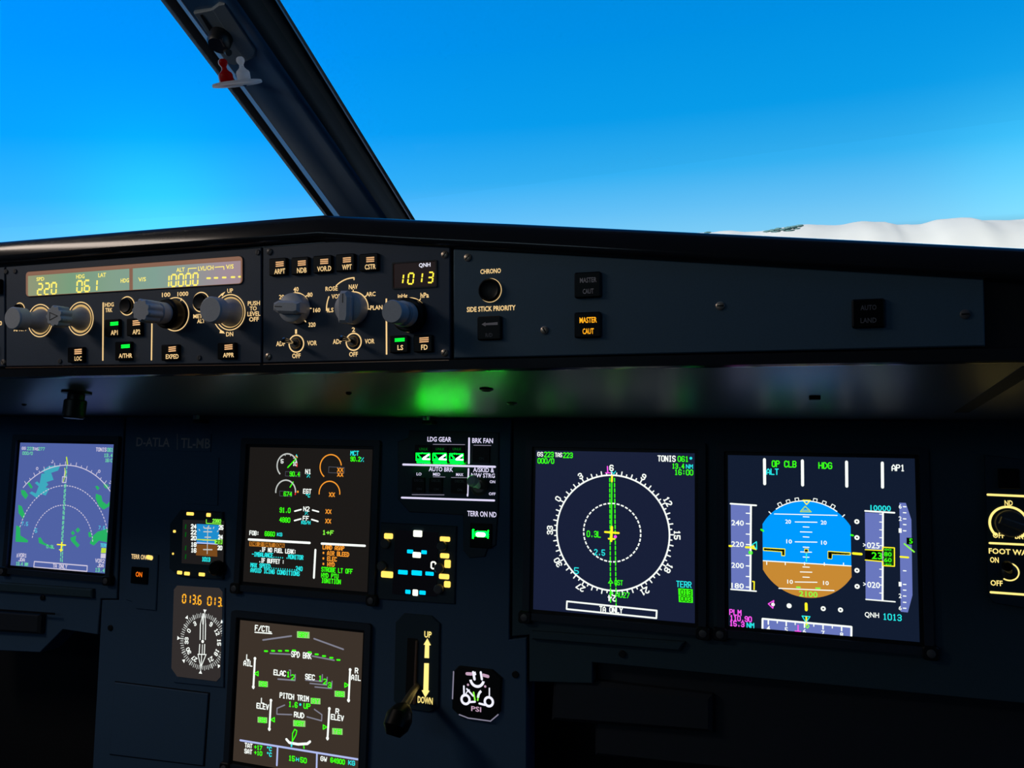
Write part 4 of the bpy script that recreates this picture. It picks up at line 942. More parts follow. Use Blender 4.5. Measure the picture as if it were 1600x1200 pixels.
    d.m = 'c'; d.line([(1174.8, 851.5), (1182, 846.5), (1182.3, 858)], 1.6, True); d.m = 'g'; d.disc(1172.7, 863.5, 3.3); t.part('airspeed_tape', d, of=sc)
    # altitude
    d = w(one, 'tape', 1); d.poly([(1351.5, 800.5), (1379, 802), (1378.5, 859.5), (1352, 858.3)]); d.poly([(1352.5, 875.5), (1379, 877), (1379, 938.5), (1352.5, 935.5)])
    d.m = 'w'; d.w += .0001; d.line([(1351.8, 798.3), (1397.5, 801.2)], 2.6); d.line([(1353, 936.5), (1398.5, 940.3)], 2); d.line([(1379.6, 801), (1379, 938.5)], 2.8)
    for y in (803.5, 815.8, 828, 840.3, 852.7, 889.5, 901.8, 914.3, 926.8): d.line([(1374.5, y - .2), (1379, y)], 1.4)
    d.tx('025', 1364.5, 852.3, 20, 9.5); d.tx('020', 1365, 914, 20, 9.5); d.st('>', 1350.7, 851.5, 3.6, 6, 1.5); d.st('>', 1351, 912.7, 3.6, 6, 1.5)
    d.m = 'blackout'; d.poly([(1352, 859.5), (1379, 861), (1379, 876.5), (1352, 875)]); d.m = 'gback'; d.poly([(1379.5, 855.3), (1397, 856.2), (1397, 884.8), (1379.5, 883.8)])
    d.m = 'y'; d.w += .0001; d.line([(1352, 858.8), (1379.3, 860.2), (1379.4, 855), (1397.5, 856), (1397.6, 884.8), (1379.4, 883.8), (1379.2, 877.5), (1352, 875)], 1.7)
    d.m = 'g'; d.tx('23', 1370.3, 868.4, 16.5, 11); d.tx('80', 1387.3, 866, 12, 7); d.tx('60', 1387.3, 875, 12, 7); d.tx('00', 1387.3, 858.9, 11, 3); d.tx('40', 1387.3, 881.9, 11, 2.6)
    d.m = 'c'; d.tx('10000', 1376, 794, 32, 9); t.part('altitude_tape', d, of=sc)
    d = w(one, 'w', 1)
    for x, y in ((1338.8, 815), (1339, 840), (1339, 891.3), (1339.3, 916.3), (1233, 946.5), (1286.3, 951), (1313.3, 953)): d.disc(x, y, 3.8)
    d.m = 'blackout'; d.w += .0001
    for x, y in ((1338.8, 815), (1339, 840), (1339, 891.3), (1339.3, 916.3), (1286.3, 951), (1313.3, 953)): d.disc(x, y, 1.3)
    d.m = 'm'; d.line([(1209, 938.5), (1200.5, 943.5), (1207.5, 950.3)], 1.6, True); d.m = 'w'; d.disc(1207.8, 944.5, 2.8)
    d.m = 'y'; d.line([(1259.5, 943.5), (1259.8, 953)], 4.4); d.line([(1333, 864.7), (1345.8, 865.8)], 4); t.part('deviation_scale', d, of=sc)
    # vertical speed
    d = w(one, 'tape', 1); d.poly([(1405.3, 785.5), (1415.3, 785.8), (1424, 812), (1425.7, 930), (1418.5, 957), (1407.3, 955.8)]); d.m = 'w'; d.w += .0001
    for s, y in (('6', 791.3), ('2', 810.3), ('1', 829), ('1', 912.8), ('2', 931), ('6', 950)): d.tx(s, 1406.5, y, 4.6, 7); d.line([(1411.5, y + .3), (1415.5, y + .5)], 1.8)
    for y in (801, 819.5, 891.7, 922, 941): d.line([(1411.5, y), (1415.5, y + .3)], 1.8)
    d.m = 'blackout'; d.poly([(1416.5, 840), (1427, 840.5), (1427, 851), (1416.5, 850.5)]); d.w += .0001; d.m = 'g'; d.tx('5', 1423.3, 845.5, 5.5, 8); d.m = 'gl'; d.line([(1413, 849.7), (1428.3, 862.3)], 2.4); d.m = 'y'; d.line([(1407, 870), (1419, 871)], 3); t.part('vertical_speed_scale', d, of=sc)
    # heading tape and texts
    d = w(one, 'tape', 1); d.poly([(1192, 968), (1329, 979), (1329, 1000), (1192, 990)]); d.m = 'w'; d.w += .0001; d.line([(1191.3, 995), (1191.5, 966.8), (1330.3, 979.5), (1330, 1005)], 3)
    for x, s in ((1200.5, '4'), (1228.5, '5'), (1257, '6'), (1286, '7'), (1315, '8')):
        yy = 968.5 + (x - 1192) * .09; d.line([(x, yy), (x, yy + 6)], 2.2); d.tx(s, x, yy + 12.5, 5.5, 8)
    for x in (1214.5, 1242.5, 1271.5, 1300.5): yy = 968.5 + (x - 1192) * .09; d.line([(x, yy), (x, yy + 3)], 1.6)
    d.m = 'c'; d.line([(1253.3, 962.5), (1265.5, 963.5), (1259.3, 972.5)], 1.6, True); d.m = 'y'; d.line([(1259.8, 964), (1260, 976)], 2.6); d.m = 'gl'; d.line([(1261.3, 975), (1264, 978.5), (1261.5, 981.5), (1259, 978.5)], 1.6, True)
    d.m = 'm'; d.line([(1247, 977), (1247, 987)], 1.8); d.line([(1242.5, 986), (1251, 986.7)], 1.8); t.part('heading_tape', clipped(d, bx), of=sc)
    d = w(one, 'm', 2); d.st('PLM', 1149, 957, 17.5, 8, 1.9); d.st('110.90', 1157.5, 966.5, 33, 7.5, 1.9); d.st('15.3', 1151.5, 974.7, 22, 7.2, 1.9); d.m = 'c'; d.st('NM', 1172.5, 977, 10.5, 7, 1.8); d.st('1013', 1394, 964.3, 28, 9, 1.8); d.m = 'w'; d.tx('QNH', 1362.3, 961.5, 22.5, 9.5); t.part('readouts', d, of=sc)
build_pfd()

def build_eu():
    t, sc, bx = display('display_unit', 'upper centre engine display with two dial arcs and a list of green and amber messages', [(390, 699), (584, 702), (571.5, 924), (380.5, 909.5)], 'scr_eu')
    Z = (4.617, 370., 680.); ws = .0007
    def w(m='w', k=0): return D(BOARD, Z, ws + k * .00012, m)
    d = w('wg'); d.arc(362, 218, 84, -140, 78, 10); d.arc(352, 408, 84, -98, 92, 10)
    for a in (-15, 20, 45): d.radial(362, 218, 84, 74, a, 6)
    d.m = 'w'; d.st('5', 327, 188, 16, 26, 6); d.st('10', 419, 206, 26, 26, 6); d.m = 'r'; d.arc(362, 218, 84, 78, 96, 10); d.arc(352, 408, 84, 92, 104, 10)
    d.m = 'g'; d.line([(368, 232), (428, 170)], 9); d.line([(384, 375), (406, 338)], 8); d.m = 'a'; d.line([(425, 150), (436, 160)], 8); d.disc(440, 408, 8); d.m = 'c'; d.line([(430, 142), (436, 155)], 7)
    d.m = 'grey_d'; d.line([(352, 262), (460, 268), (458, 300), (350, 294)], 4, True); d.line([(310, 402), (398, 408), (397, 442), (310, 438)], 4, True)
    d.m = 'g'; d.st('90.4', 418, 280, 70, 32, 7); d.st('674', 368, 424, 56, 30, 7); t.part('left_engine_dials', d, of=sc)
    d = w('a'); d.arc(677, 228, 88, -145, 82, 8.5); d.arc(668, 418, 86, -98, 95, 8.5); d.st('XX', 746, 250, 40, 26, 7); d.st('XX', 746, 284, 40, 26, 7); d.st('XX', 686, 429, 38, 28, 7); d.st('XX', 661, 551, 38, 28, 7); d.st('XX', 659, 620, 38, 28, 7)
    d.m = 'grey_d'; d.line([(664, 228), (776, 234), (774, 274), (662, 270)], 5, True); t.part('right_engine_dials', d, of=sc)
    d = w('w', 1)
    for s, x, y, ww in (('N1', 515, 262, 38), ('EGT', 508, 405, 56), ('N2', 502, 532, 40), ('FF', 498, 600, 40)): d.st(s, x, y, ww, 30, 7)
    for a in ([(418, 548), (464, 536)], [(546, 540), (590, 552)], [(416, 616), (462, 604)], [(540, 608), (586, 622)]): d.line(a, 10)
    d.m = 'c'; d.st('%', 516, 292, 18, 22, 6); d.st('°C', 512, 436, 30, 20, 6); d.st('%', 502, 562, 18, 20, 6); d.st('KG/H', 498, 630, 62, 22, 6); d.st('MCT', 850, 130, 56, 30, 7); d.st('%', 905, 176, 18, 28, 6)
    d.m = 'g'; d.st('90.2', 856, 172, 68, 30, 7); d.st('91.0', 348, 541, 74, 32, 7); d.st('4880', 346, 611, 74, 32, 7); d.m = 'gl'; d.st('1+F', 658, 703, 76, 28, 8)
    d.m = 'w'; d.st('FOB:', 126, 706, 66, 28, 7); d.m = 'g'; d.st('6660', 238, 712, 70, 30, 7); d.m = 'c'; d.st('KG', 309, 716, 34, 22, 6); t.part('engine_readouts', d, of=sc)
    d = w('w', 1); d.line([(86, 752), (526, 777)], 15); d.line([(612, 782), (924, 798)], 15); d.line([(567, 828), (556, 1028)], 15)
    d.m = 'amber_bg'; d.poly([(92, 766), (346, 782), (344, 812), (90, 800)]); d.m = 'blackout'; d.w += .0001; d.st('ENG 2 SHUT DOWN', 218, 789, 240, 22, 5)
    d.m = 'w'; d.st('.IF NO FUEL LEAK:', 294, 832, 262, 28, 7); d.st('.IF BUFFET :', 250, 908, 180, 28, 7); d.m = 'c'; d.st('-IMBALANCE..... .MONITOR', 292, 870, 368, 28, 7); d.st('MAX SPEED...........240', 284, 950, 372, 28, 7); d.st('AVOID ICING CONDITIONS', 274, 986, 352, 28, 7); t.part('left_messages', d, of=sc)
    d = w('a', 1); d.st('LAND ASAP', 697, 812, 152, 28, 7); d.st('* AIR BLEED', 713, 855, 190, 28, 7); d.st('* ELEC', 669, 892, 102, 28, 7); d.st('* HYD', 661, 931, 86, 28, 7)
    d.m = 'g'; d.st('STROBE LT OFF', 722, 975, 222, 30, 7); d.st('HYD PTU', 671, 1014, 120, 30, 7); d.st('IGNITION', 680, 1053, 136, 30, 7); t.part('right_messages', d, of=sc)
build_eu()

def build_el():
    t, sc, bx = display('display_unit', 'lower centre brown-tinted system display headed F/CTL with flight control drawings', [(376, 969.5), (568, 988.5), (558, 1216), (363, 1194)], 'scr_el')
    Z = (4.8, 350., 950.); ws = .0007
    def w(m='w', k=0): return D(BOARD, Z, ws + k * .00012, m)
    d = w('w'); d.st('F/CTL', 294, 155, 120, 38, 9); d.line([(232, 182), (358, 192)], 8)
    d.m = 'grey'; d.line([(292, 240), (505, 210)], 11); d.line([(675, 230), (895, 310)], 11); d.line([(346, 340), (500, 348)], 10); d.line([(660, 360), (826, 392)], 10)
    d.m = 'g'
    for x, y in ((315, 323), (368, 321), (420, 321), (472, 320), (525, 318), (642, 332), (695, 347), (750, 360), (805, 373), (858, 389)): d.line([(x - 10, y), (x + 10, y + 1)], 12)
    d.m = 'w'; d.st('SPD BRK', 580, 353, 148, 40, 8); t.part('speed_brake_page', d, of=sc)
    d = w('w', 1)
    for a in ([(232, 376), (220, 600)], [(946, 460), (934, 700)], [(352, 690), (340, 915)], [(790, 752), (776, 985)]): d.line(a, 15); d.disc(a[0][0], a[0][1] + 3, 12); d.disc(a[1][0], a[1][1] - 8, 13)
    for s, x, y, ww in (('L', 180, 370, 20), ('AIL', 180, 415, 62), ('R', 994, 470, 20), ('AIL', 990, 522, 66), ('L', 290, 696, 20), ('ELEV', 290, 738, 88), ('R', 850, 775, 22), ('ELEV', 850, 822, 92), ('ELAC', 418, 487, 88), ('SEC', 645, 518, 68), ('PITCH TRIM', 526, 668, 214), ('RUD', 563, 803, 72)): d.st(s, x, y, ww, 36, 9)
    d.m = 'grey'; d.line([(405, 533), (532, 543), (534, 500)], 10); d.line([(488, 466), (500, 466), (498, 510)], 7); d.line([(645, 565), (770, 578), (774, 520)], 9); d.line([(682, 592), (806, 604), (810, 550)], 9); d.line([(612, 540), (735, 552), (738, 500)], 9)
    d.line([(455, 728), (398, 752), (396, 796), (508, 800)], 9); d.line([(678, 760), (734, 800), (732, 846), (622, 816)], 9)
    d.m = 'g'
    for s, x, y in (('1', 482, 498), ('2', 516, 520), ('1', 722, 528), ('2', 757, 552), ('3', 792, 578)): d.st(s, x, y, 22, 36, 9)
    d.st('1.6', 518, 724, 62, 36, 9); d.st('UP', 622, 736, 46, 36, 9); d.m = 'c'; d.disc(572, 724, 10)
    d.m = 'g'
    for x, y, s_ in ((244, 492, -1), (918, 578, 1), (366, 838, -1), (756, 893, 1)): d.line([(x - s_ * 12, y - 16), (x + s_ * 14, y), (x - s_ * 12, y + 16)], 8, True)
    t.part('surface_positions', d, of=sc)
    d = w('glab', 2); bxs = ((594, 201, 94, 50, 'GBY'), (294, 570, 70, 44, 'GB'), (868, 645, 78, 46, 'GB'), (288, 840, 72, 44, 'GB'), (564, 866, 92, 48, 'GBY'), (850, 926, 78, 48, 'YB'), (686, 698, 74, 46, 'GY'))
    for x, y, ww, hh, s in bxs: d.poly([(x - ww / 2, y - hh / 2 - 2), (x + ww / 2, y - hh / 2 + 3), (x + ww / 2, y + hh / 2 + 2), (x - ww / 2, y + hh / 2 - 3)])
    d.m = 'g'; d.w += .0001
    for x, y, ww, hh, s in bxs: d.st(s, x, y, ww * .7, 34, 9)
    t.part('hydraulic_labels', d, of=sc)
    d = w('w', 1); d.line([(468, 985), (490, 1010), (555, 1022), (625, 1018), (645, 1002)], 18); d.m = 'g'; d.line([(512, 1002), (514, 940), (530, 910), (546, 920), (540, 950), (512, 1002)], 8); d.line([(598, 1035), (600, 1052)], 9); d.m = 'c'; d.line([(508, 1010), (506, 1036)], 13); t.part('rudder_scale', d, of=sc)
    d = w('peri', 1); d.line([(122, 992), (1008, 1136)], 13); d.line([(402, 1042), (396, 1180)], 13); d.line([(697, 1090), (694, 1215)], 13); t.part('status_rule', clipped(d, bx), of=sc)
    d = w('w', 1); d.st('TAT', 184, 1032, 54, 30, 8); d.st('SAT', 182, 1076, 54, 30, 8); d.st('GW', 748, 1132, 44, 30, 8); d.m = 'g'; d.st('+17', 256, 1046, 56, 28, 8); d.st('+10', 256, 1088, 56, 28, 8); d.st('15', 508, 1128, 42, 34, 9); d.st('50', 596, 1142, 44, 34, 9); d.st('64900', 852, 1148, 104, 32, 9)
    d.m = 'c'; d.st('°C', 338, 1056, 36, 26, 8); d.st('°C', 338, 1098, 36, 26, 8); d.st('H', 551, 1136, 18, 24, 7); d.st('KG', 957, 1162, 46, 30, 8); t.part('status_readouts', clipped(d, bx), of=sc)
build_el()

def build_lnd():
    t, sc, bx = display('display_unit', 'pale blue washed-out navigation display at the left edge with green terrain patches', [(31.5, 691.5), (176.5, 694.5), (165, 896), (16.5, 883.5)], 'scr_lnd')
    Z = (4.138, 0., 670.); ws = .0007
    def w(m='wl', k=0): return D(BOARD, Z, ws + k * .00012, m)
    d = w('terr')
    for P_ in ([(135, 395), (160, 398), (182, 430), (165, 455), (140, 425)], [(118, 492), (140, 500), (162, 560), (150, 582), (120, 545)], [(105, 625), (130, 635), (132, 690), (182, 722), (178, 735), (100, 730)], [(175, 350), (190, 345), (212, 378), (200, 388)],
               [(620, 420), (655, 432), (662, 468), (690, 490), (710, 470), (708, 500), (670, 522), (640, 500), (618, 450)], [(615, 372), (630, 368), (644, 384), (630, 398)], [(668, 350), (700, 365), (696, 390), (675, 378)], [(604, 690), (632, 665), (700, 645), (696, 735), (640, 722), (606, 755), (580, 740)],
               [(488, 655), (504, 638), (518, 654), (502, 672)], [(458, 672), (472, 658), (484, 676), (470, 690)], [(456, 705), (492, 690), (488, 722), (515, 752), (500, 768), (460, 725)], [(248, 705), (262, 702), (282, 735), (350, 768), (345, 776), (252, 738)], [(570, 672), (584, 665), (598, 700), (575, 700)]): d.poly(P_)
    t.part('terrain_echo', clipped(d, bx), of=sc)
    d = w('terr_c', 1); 
    for P_ in ([(270, 270), (320, 240), (390, 236), (375, 270), (300, 295)], [(268, 290), (330, 282), (346, 330), (300, 345), (312, 360), (295, 380), (320, 385), (295, 432), (262, 418), (240, 450), (190, 415), (205, 405), (232, 418), (250, 372), (225, 350), (240, 340), (256, 355)]): d.poly(P_)
    t.part('terrain_echo', clipped(d, bx), of=sc)
    cx, cy = 398, 755
    d = w('wl', 2); r = 527; d.arc(cx, cy, r, -46, 46, 6, n=160)
    for a in range(-45, 50, 5): d.radial(cx, cy, r, r + (24 if a % 10 == 5 or a % 10 == -5 else 14), a + 3, 5)
    for s, a in (('0', -28), ('3', -14), ('9', 29), ('12', 41)):
        th = R_(a); u, v = d.at(cx, cy); k = d.sc(cx, cy)[1]; q = Vector((u + math.sin(th) * (r + 38) * k, v + math.cos(th) * (r + 38) * k)); d.arcuv(q.x, q.y, 8 * k, 0, 360 if s in '09' else 250, 5 * k, 16)
    d.arc(cx, cy, 392, -75, 76, 6, dash=44, duty=.62, n=300); d.arc(cx, cy, 264, -82, 83, 6, dash=36, duty=.62, n=300); t.part('compass_rose', clipped(d, bx), of=sc)
    d = w('gl2', 3)
    for x0, y0, x1, y1, n in ((432, 240, 404, 745, 17), (418, 360, 390, 870, 15), (406, 750, 402, 870, 5)):
        for i in range(n):
            a = i / n; b = (i + .6) / n; d.line([(x0 + (x1 - x0) * a, y0 + (y1 - y0) * a), (x0 + (x1 - x0) * b, y0 + (y1 - y0) * b)], 6)
    d.st('223', 196, 128, 40, 18, 4); d.st('277', 268, 130, 40, 18, 4); d.st('000/0', 178, 158, 64, 18, 4); d.st('061', 712, 136, 36, 22, 5); d.st('13.4', 700, 172, 52, 20, 5); d.st('16:0', 704, 204, 46, 20, 5); d.st('13.4 NM', 142, 874, 76, 20, 5); d.st('13.4', 646, 914, 60, 22, 5); d.st('0.3L', 326, 762, 50, 20, 4); t.part('course_line', clipped(d, bx), of=sc)
    d = w('wl', 4); d.line([(222, 858), (564, 886), (562, 922), (218, 894)], 6, True); d.st('TA ONLY', 388, 889, 90, 22, 5); d.st('GS', 154, 126, 24, 16, 4); d.st('TAS', 230, 130, 34, 16, 4); d.st('TONIS', 654, 134, 66, 22, 5); d.st('VOR1', 146, 818, 50, 22, 5); d.st('JDA', 140, 846, 38, 20, 5); d.st('VOR2', 646, 854, 58, 22, 5); d.st('JDA', 650, 884, 38, 20, 5)
    d.line([(108, 830), (112, 808), (116, 830)], 4); d.m = 'yg'; d.line([(430, 185), (436, 228)], 9); d.line([(418, 255), (424, 285), (410, 340)], 6); d.m = 'wl'; d.line([(404, 310), (430, 312), (426, 348), (402, 346)], 5, True); d.line([(420, 262), (414, 312)], 5)
    t.part('screen_text', clipped(d, bx), of=sc)
    d = w('y', 5); d.line([(400, 735), (394, 792)], 9); d.line([(370, 748), (424, 752)], 7); d.line([(384, 782), (404, 784)], 6); t.part('aircraft_symbol', d, of=sc)
    d = w('cl2', 4); d.st('7.5', 160, 614, 40, 22, 4); d.st('7.5', 658, 640, 40, 20, 4); d.st('5', 232, 658, 14, 24, 4); d.st('TERR', 672, 754, 44, 20, 5); d.m = 'yg'; d.poly([(656, 770), (688, 772), (686, 804), (652, 802)]); d.m = 'wl'; d.poly([(652, 806), (688, 808), (686, 838), (650, 836)]); t.part('range_readouts', clipped(d, bx), of=sc)
build_lnd()

# ================================================================== SMALL INSTRUMENTS ON THE BOARD
def plate(t, pts, w0=-.0012, w1=.0015, mat='plate', name='faceplate', ch=.0008, P=BOARD):
    d = D(P, mat=mat); d.prism([P(*p) for p in pts], w0, w1, ch); return t.part(name, d)
def build_gear_panel():
    B = BOARD; t = Thing('gear_light_panel', 'landing gear and auto brake panel with three bright green lights', 'control panel', B, *B(705, 806), 0)
    plate(t, [(640, 672), (780, 676), (779, 808), (640, 800), (622, 780), (622, 690), (638, 684)], w1=.0012)
    Z = (4.4444, 580., 670.); d = D(B, Z, .0015, 'lav')
    for s, x, y, w, h in (('LDG GEAR', 473, 73, 166, 34), ('BRK FAN', 773, 82, 144, 34), ('AUTO BRK', 484, 281, 168, 32), ('A/SKID &', 780, 286, 146, 32), ('N/W STRG', 776, 324, 164, 30)): d.tx(s, x, y, w, h)
    for s, x, y, w in (('LO', 332, 314, 34), ('MED', 454, 316, 50), ('MAX', 614, 318, 50), ('ON', 842, 368, 38), ('OFF', 840, 452, 46)): d.tx(s, x, y, w, 20)
    d.line([(222, 248), (860, 264)], 13); d.line([(212, 478), (854, 498)], 12); d.line([(680, 66), (678, 240)], 12); d.line([(676, 278), (669, 465)], 11); t.part('lettering', d, 'pale lavender lettering and rules')
    for i, cx in enumerate((360, 475, 592)):
        d = D(B, Z, .001, 'cap'); d.box(cx + 3, 176, 112, 124, .0005, .0032, .001, .0005); b = t.part('gear_light', d)
        d = D(B, Z, .0034, 'gear_lamp'); y = 195 + i * 2
        d.line([(cx - 46, y - 26), (cx + 46, y - 25), (cx + 46, y + 27), (cx - 46, y + 26)], 4, True); d.line([(cx - 40, y + 38), (cx + 48, y + 40)], 7); d.line([(cx - 36, y - 18), (cx - 12, y + 14)], 7); d.line([(cx - 40, y + 16), (cx + 40, y + 18)], 6)
        t.part('lamp', d, of=b)
        d = D(B, Z, .0036, 'gear_core'); d.line([(cx + 2, y + 10), (cx + 40, y - 16)], 12); d.line([(cx - 2, y + 14), (cx + 44, y + 16)], 10); t.part('lamp_core', d, of=b)
        d = D(B, Z, .0034, 'gear_dim'); d.tx('UNLK', cx + 4, 141, 60, 18); t.part('legend', d, of=b)
    for cx, cy, w, h in ((765, 178, 124, 120), (332, 390, 88, 108), (452, 392, 92, 108), (614, 396, 112, 112)):
        d = D(B, Z, .001, 'cap'); d.box(cx, cy, w, h, .0005, .0032, .001, .0005); b = t.part('pushbutton', d)
        d = D(B, Z, .0034, 'dimmer'); d.tx('ON', cx, cy + 28, 34, 18)
        if cy > 300: d.tx('DECEL', cx, cy - 32, 66, 18)
        t.part('legend', d, of=b)
    d = D(B, Z, .0034, 'lav_dim')
    for x0, x1, y in ((430, 650, 108), (712, 832, 114), (430, 512, 333), (556, 690, 338), (284, 506, 457)): d.line([(x0, y), (x1, y + 2)], 4)
    t.part('button_rim', d)
    u, v = D(B, Z).at(752, 400); d = D(B, mat='lever'); d.lathe(u, v, [(.0095, .0005), (.0095, .002), (.0075, .0035), (.006, .0035)], 26); t.part('toggle_base', d)
    a = B(*[580 + 700 / 4.4444, 670 + 362 / 4.4444], .028); d = D(B, mat='knob'); d.tube([(u, v, .003), (u + (a[0] - u) * .35, v + (a[1] - v) * .35, .010), (a[0], a[1], .026), (a[0] - .0005, a[1] + .0005, .029)], [.0026, .0038, .0062, .0044], 18); t.part('toggle_lever', d)
build_gear_panel()

def build_terr_right():
    B = BOARD; Z = (4.4444, 580., 670.); t = Thing('terrain_switch', 'terrain pushbutton glowing green beneath TERR ON ND lettering', 'pushbutton', B, *B(750, 862), 0)
    plate(t, [(724, 796), (778, 798), (775, 852), (762, 858), (758, 870), (734, 872), (724, 860)], w1=.0010)
    d = D(B, Z, .0013, 'lav'); d.tx('TERR ON ND', 768, 592, 202, 38); t.part('lettering', d)
    d = D(B, Z, .001, 'cap'); d.box(764, 742, 150, 170, .0005, .003, .001, .0006); b = t.part('button', d)
    d = D(B, Z, .0032, 'gear_lamp'); d.line([(708, 702), (706, 756)], 12); d.line([(812, 708), (810, 758)], 8); d.line([(736, 730), (792, 732)], 40); d.m = 'gear_core'; d.w += .0001; d.line([(740, 734), (780, 736)], 30); t.part('lamp', d, of=b)
build_terr_right()
def build_terr_left():
    B = BOARD; t = Thing('terrain_switch', 'small terrain pushbutton with amber ON beside the left map screen', 'pushbutton', B, *B(222, 952), 0)
    plate(t, [(200, 862), (248, 867), (244, 954), (213, 951), (206, 940), (197, 937)], w1=.0010, mat='board')
    d = D(B, w=.0014, mat='warm'); d.tx('TERR ON ND', 222, 870.5, 34, 7.5); d.m = 'yel_lamp'; d.line([(231, 870.5), (236.5, 871.5)], 6); t.part('lettering', d)
    d = D(B, w=.001, mat='cap'); d.box(219, 899, 26, 26, .0005, .003, .001, .0006); b = t.part('button', d)
    d = D(B, w=.0032, mat='amber_btn'); d.tx('ON', 217, 897.5, 10, 8); t.part('legend', d, of=b)
build_terr_left()

def build_placard():
    B = BOARD; t = Thing('registration_placard', 'faint grey registration placard reading D-ATLA and TL-MB', 'placard', B, *B(268, 706), 0)
    plate(t, [(208, 676), (330, 678), (329, 706), (207, 703)], w1=.0003, mat='board', ch=.0002)
    d = D(B, w=.0004, mat='placard'); d.tx('D-ATLA', 239, 690.7, 52, 14); d.tx('TL-MB', 305.5, 692.5, 46, 15.5); d.line([(277, 678), (277, 702)], 1); t.part('lettering', d)
build_placard()

def build_isis():
    B = BOARD; Z = (4.442, 190., 670.); t = Thing('standby_horizon', 'small square standby instrument showing a blue and brown horizon', 'standby instrument', B, *B(310, 902), 0)
    plate(t, [(284, 797), (350, 800), (350, 905), (282, 900), (267, 888), (268, 818)], w1=.003)
    d = D(B, mat='scr_isis'); d.prism([B(*p, .003) for p in ((286, 812), (349.5, 814), (348, 884), (284, 880))], .002, .0034); sc = t.part('screen', d)
    d = D(B, Z, .0036, 'isis_sky'); d.poly([(522, 660), (676, 668), (676, 800), (520, 798)]); d.m = 'isis_earth'; d.poly([(520, 802), (664, 806), (664, 888), (516, 878)]); d.m = 'peri'; d.w += .0001; d.line([(522, 790), (665, 800)], 8)
    d.m = 'wg'; d.line([(598, 680), (594, 868)], 5)
    for y, h in ((690, 22), (714, 28), (752, 20), (772, 34), (838, 30)): d.line([(598 - h, y), (598 + h, y + 1)], 7)
    for a in (-40, -20, 0, 20, 40): d.radial(598, 800, 118, 128, a, 7)
    t.part('horizon', d, of=sc)
    d = D(B, Z, .0038, 'w')
    for s, y in (('24', 678), ('22', 718), ('20', 758), ('18', 803), ('16', 843)): d.st(s, 500, y, 34, 26, 8)
    for s, x, y in (('25', 690, 685), ('24', 686, 752), ('20', 682, 826)): d.st(s, x, y, 28, 26, 8)
    d.m = 'gl'; d.poly([(646, 768), (700, 770), (698, 802), (646, 798)]); d.st('2380', 660, 640, 56, 22, 6); d.line([(588, 630), (588, 656), (690, 662)], 5); d.m = 'c'; d.st('1013', 586, 906, 54, 26, 7); d.m = 'blackout'; d.w += .0001; d.st('23', 674, 784, 34, 20, 6); d.m = 'yg'; d.line([(525, 768), (650, 774)], 7)
    d.m = 'gear_dim'
    for y in (680, 735, 828, 888): d.line([(446, y - 14), (443, y + 12)], 9)
    t.part('readouts', d, of=sc)
    for x, y, w, h in ((475, 590, 50, 22), (603, 598, 30, 26), (366, 712, 18, 18), (356, 867, 12, 14), (402, 998, 34, 24), (453, 1005, 38, 24), (556, 1011, 42, 24)):
        d = D(B, Z, .0033, 'yel_lamp'); d.box(x, y, w, h, .0025, .0036, .001, .0003); t.part('key_light', d)
    u, v = D(B, Z).at(646, 968, .01); d = D(B, mat='cap'); d.lathe(u, v, [(.0085, .0025), (.0085, .010), (.007, .0115)], 30, 0); t.part('knob', d)
build_isis()

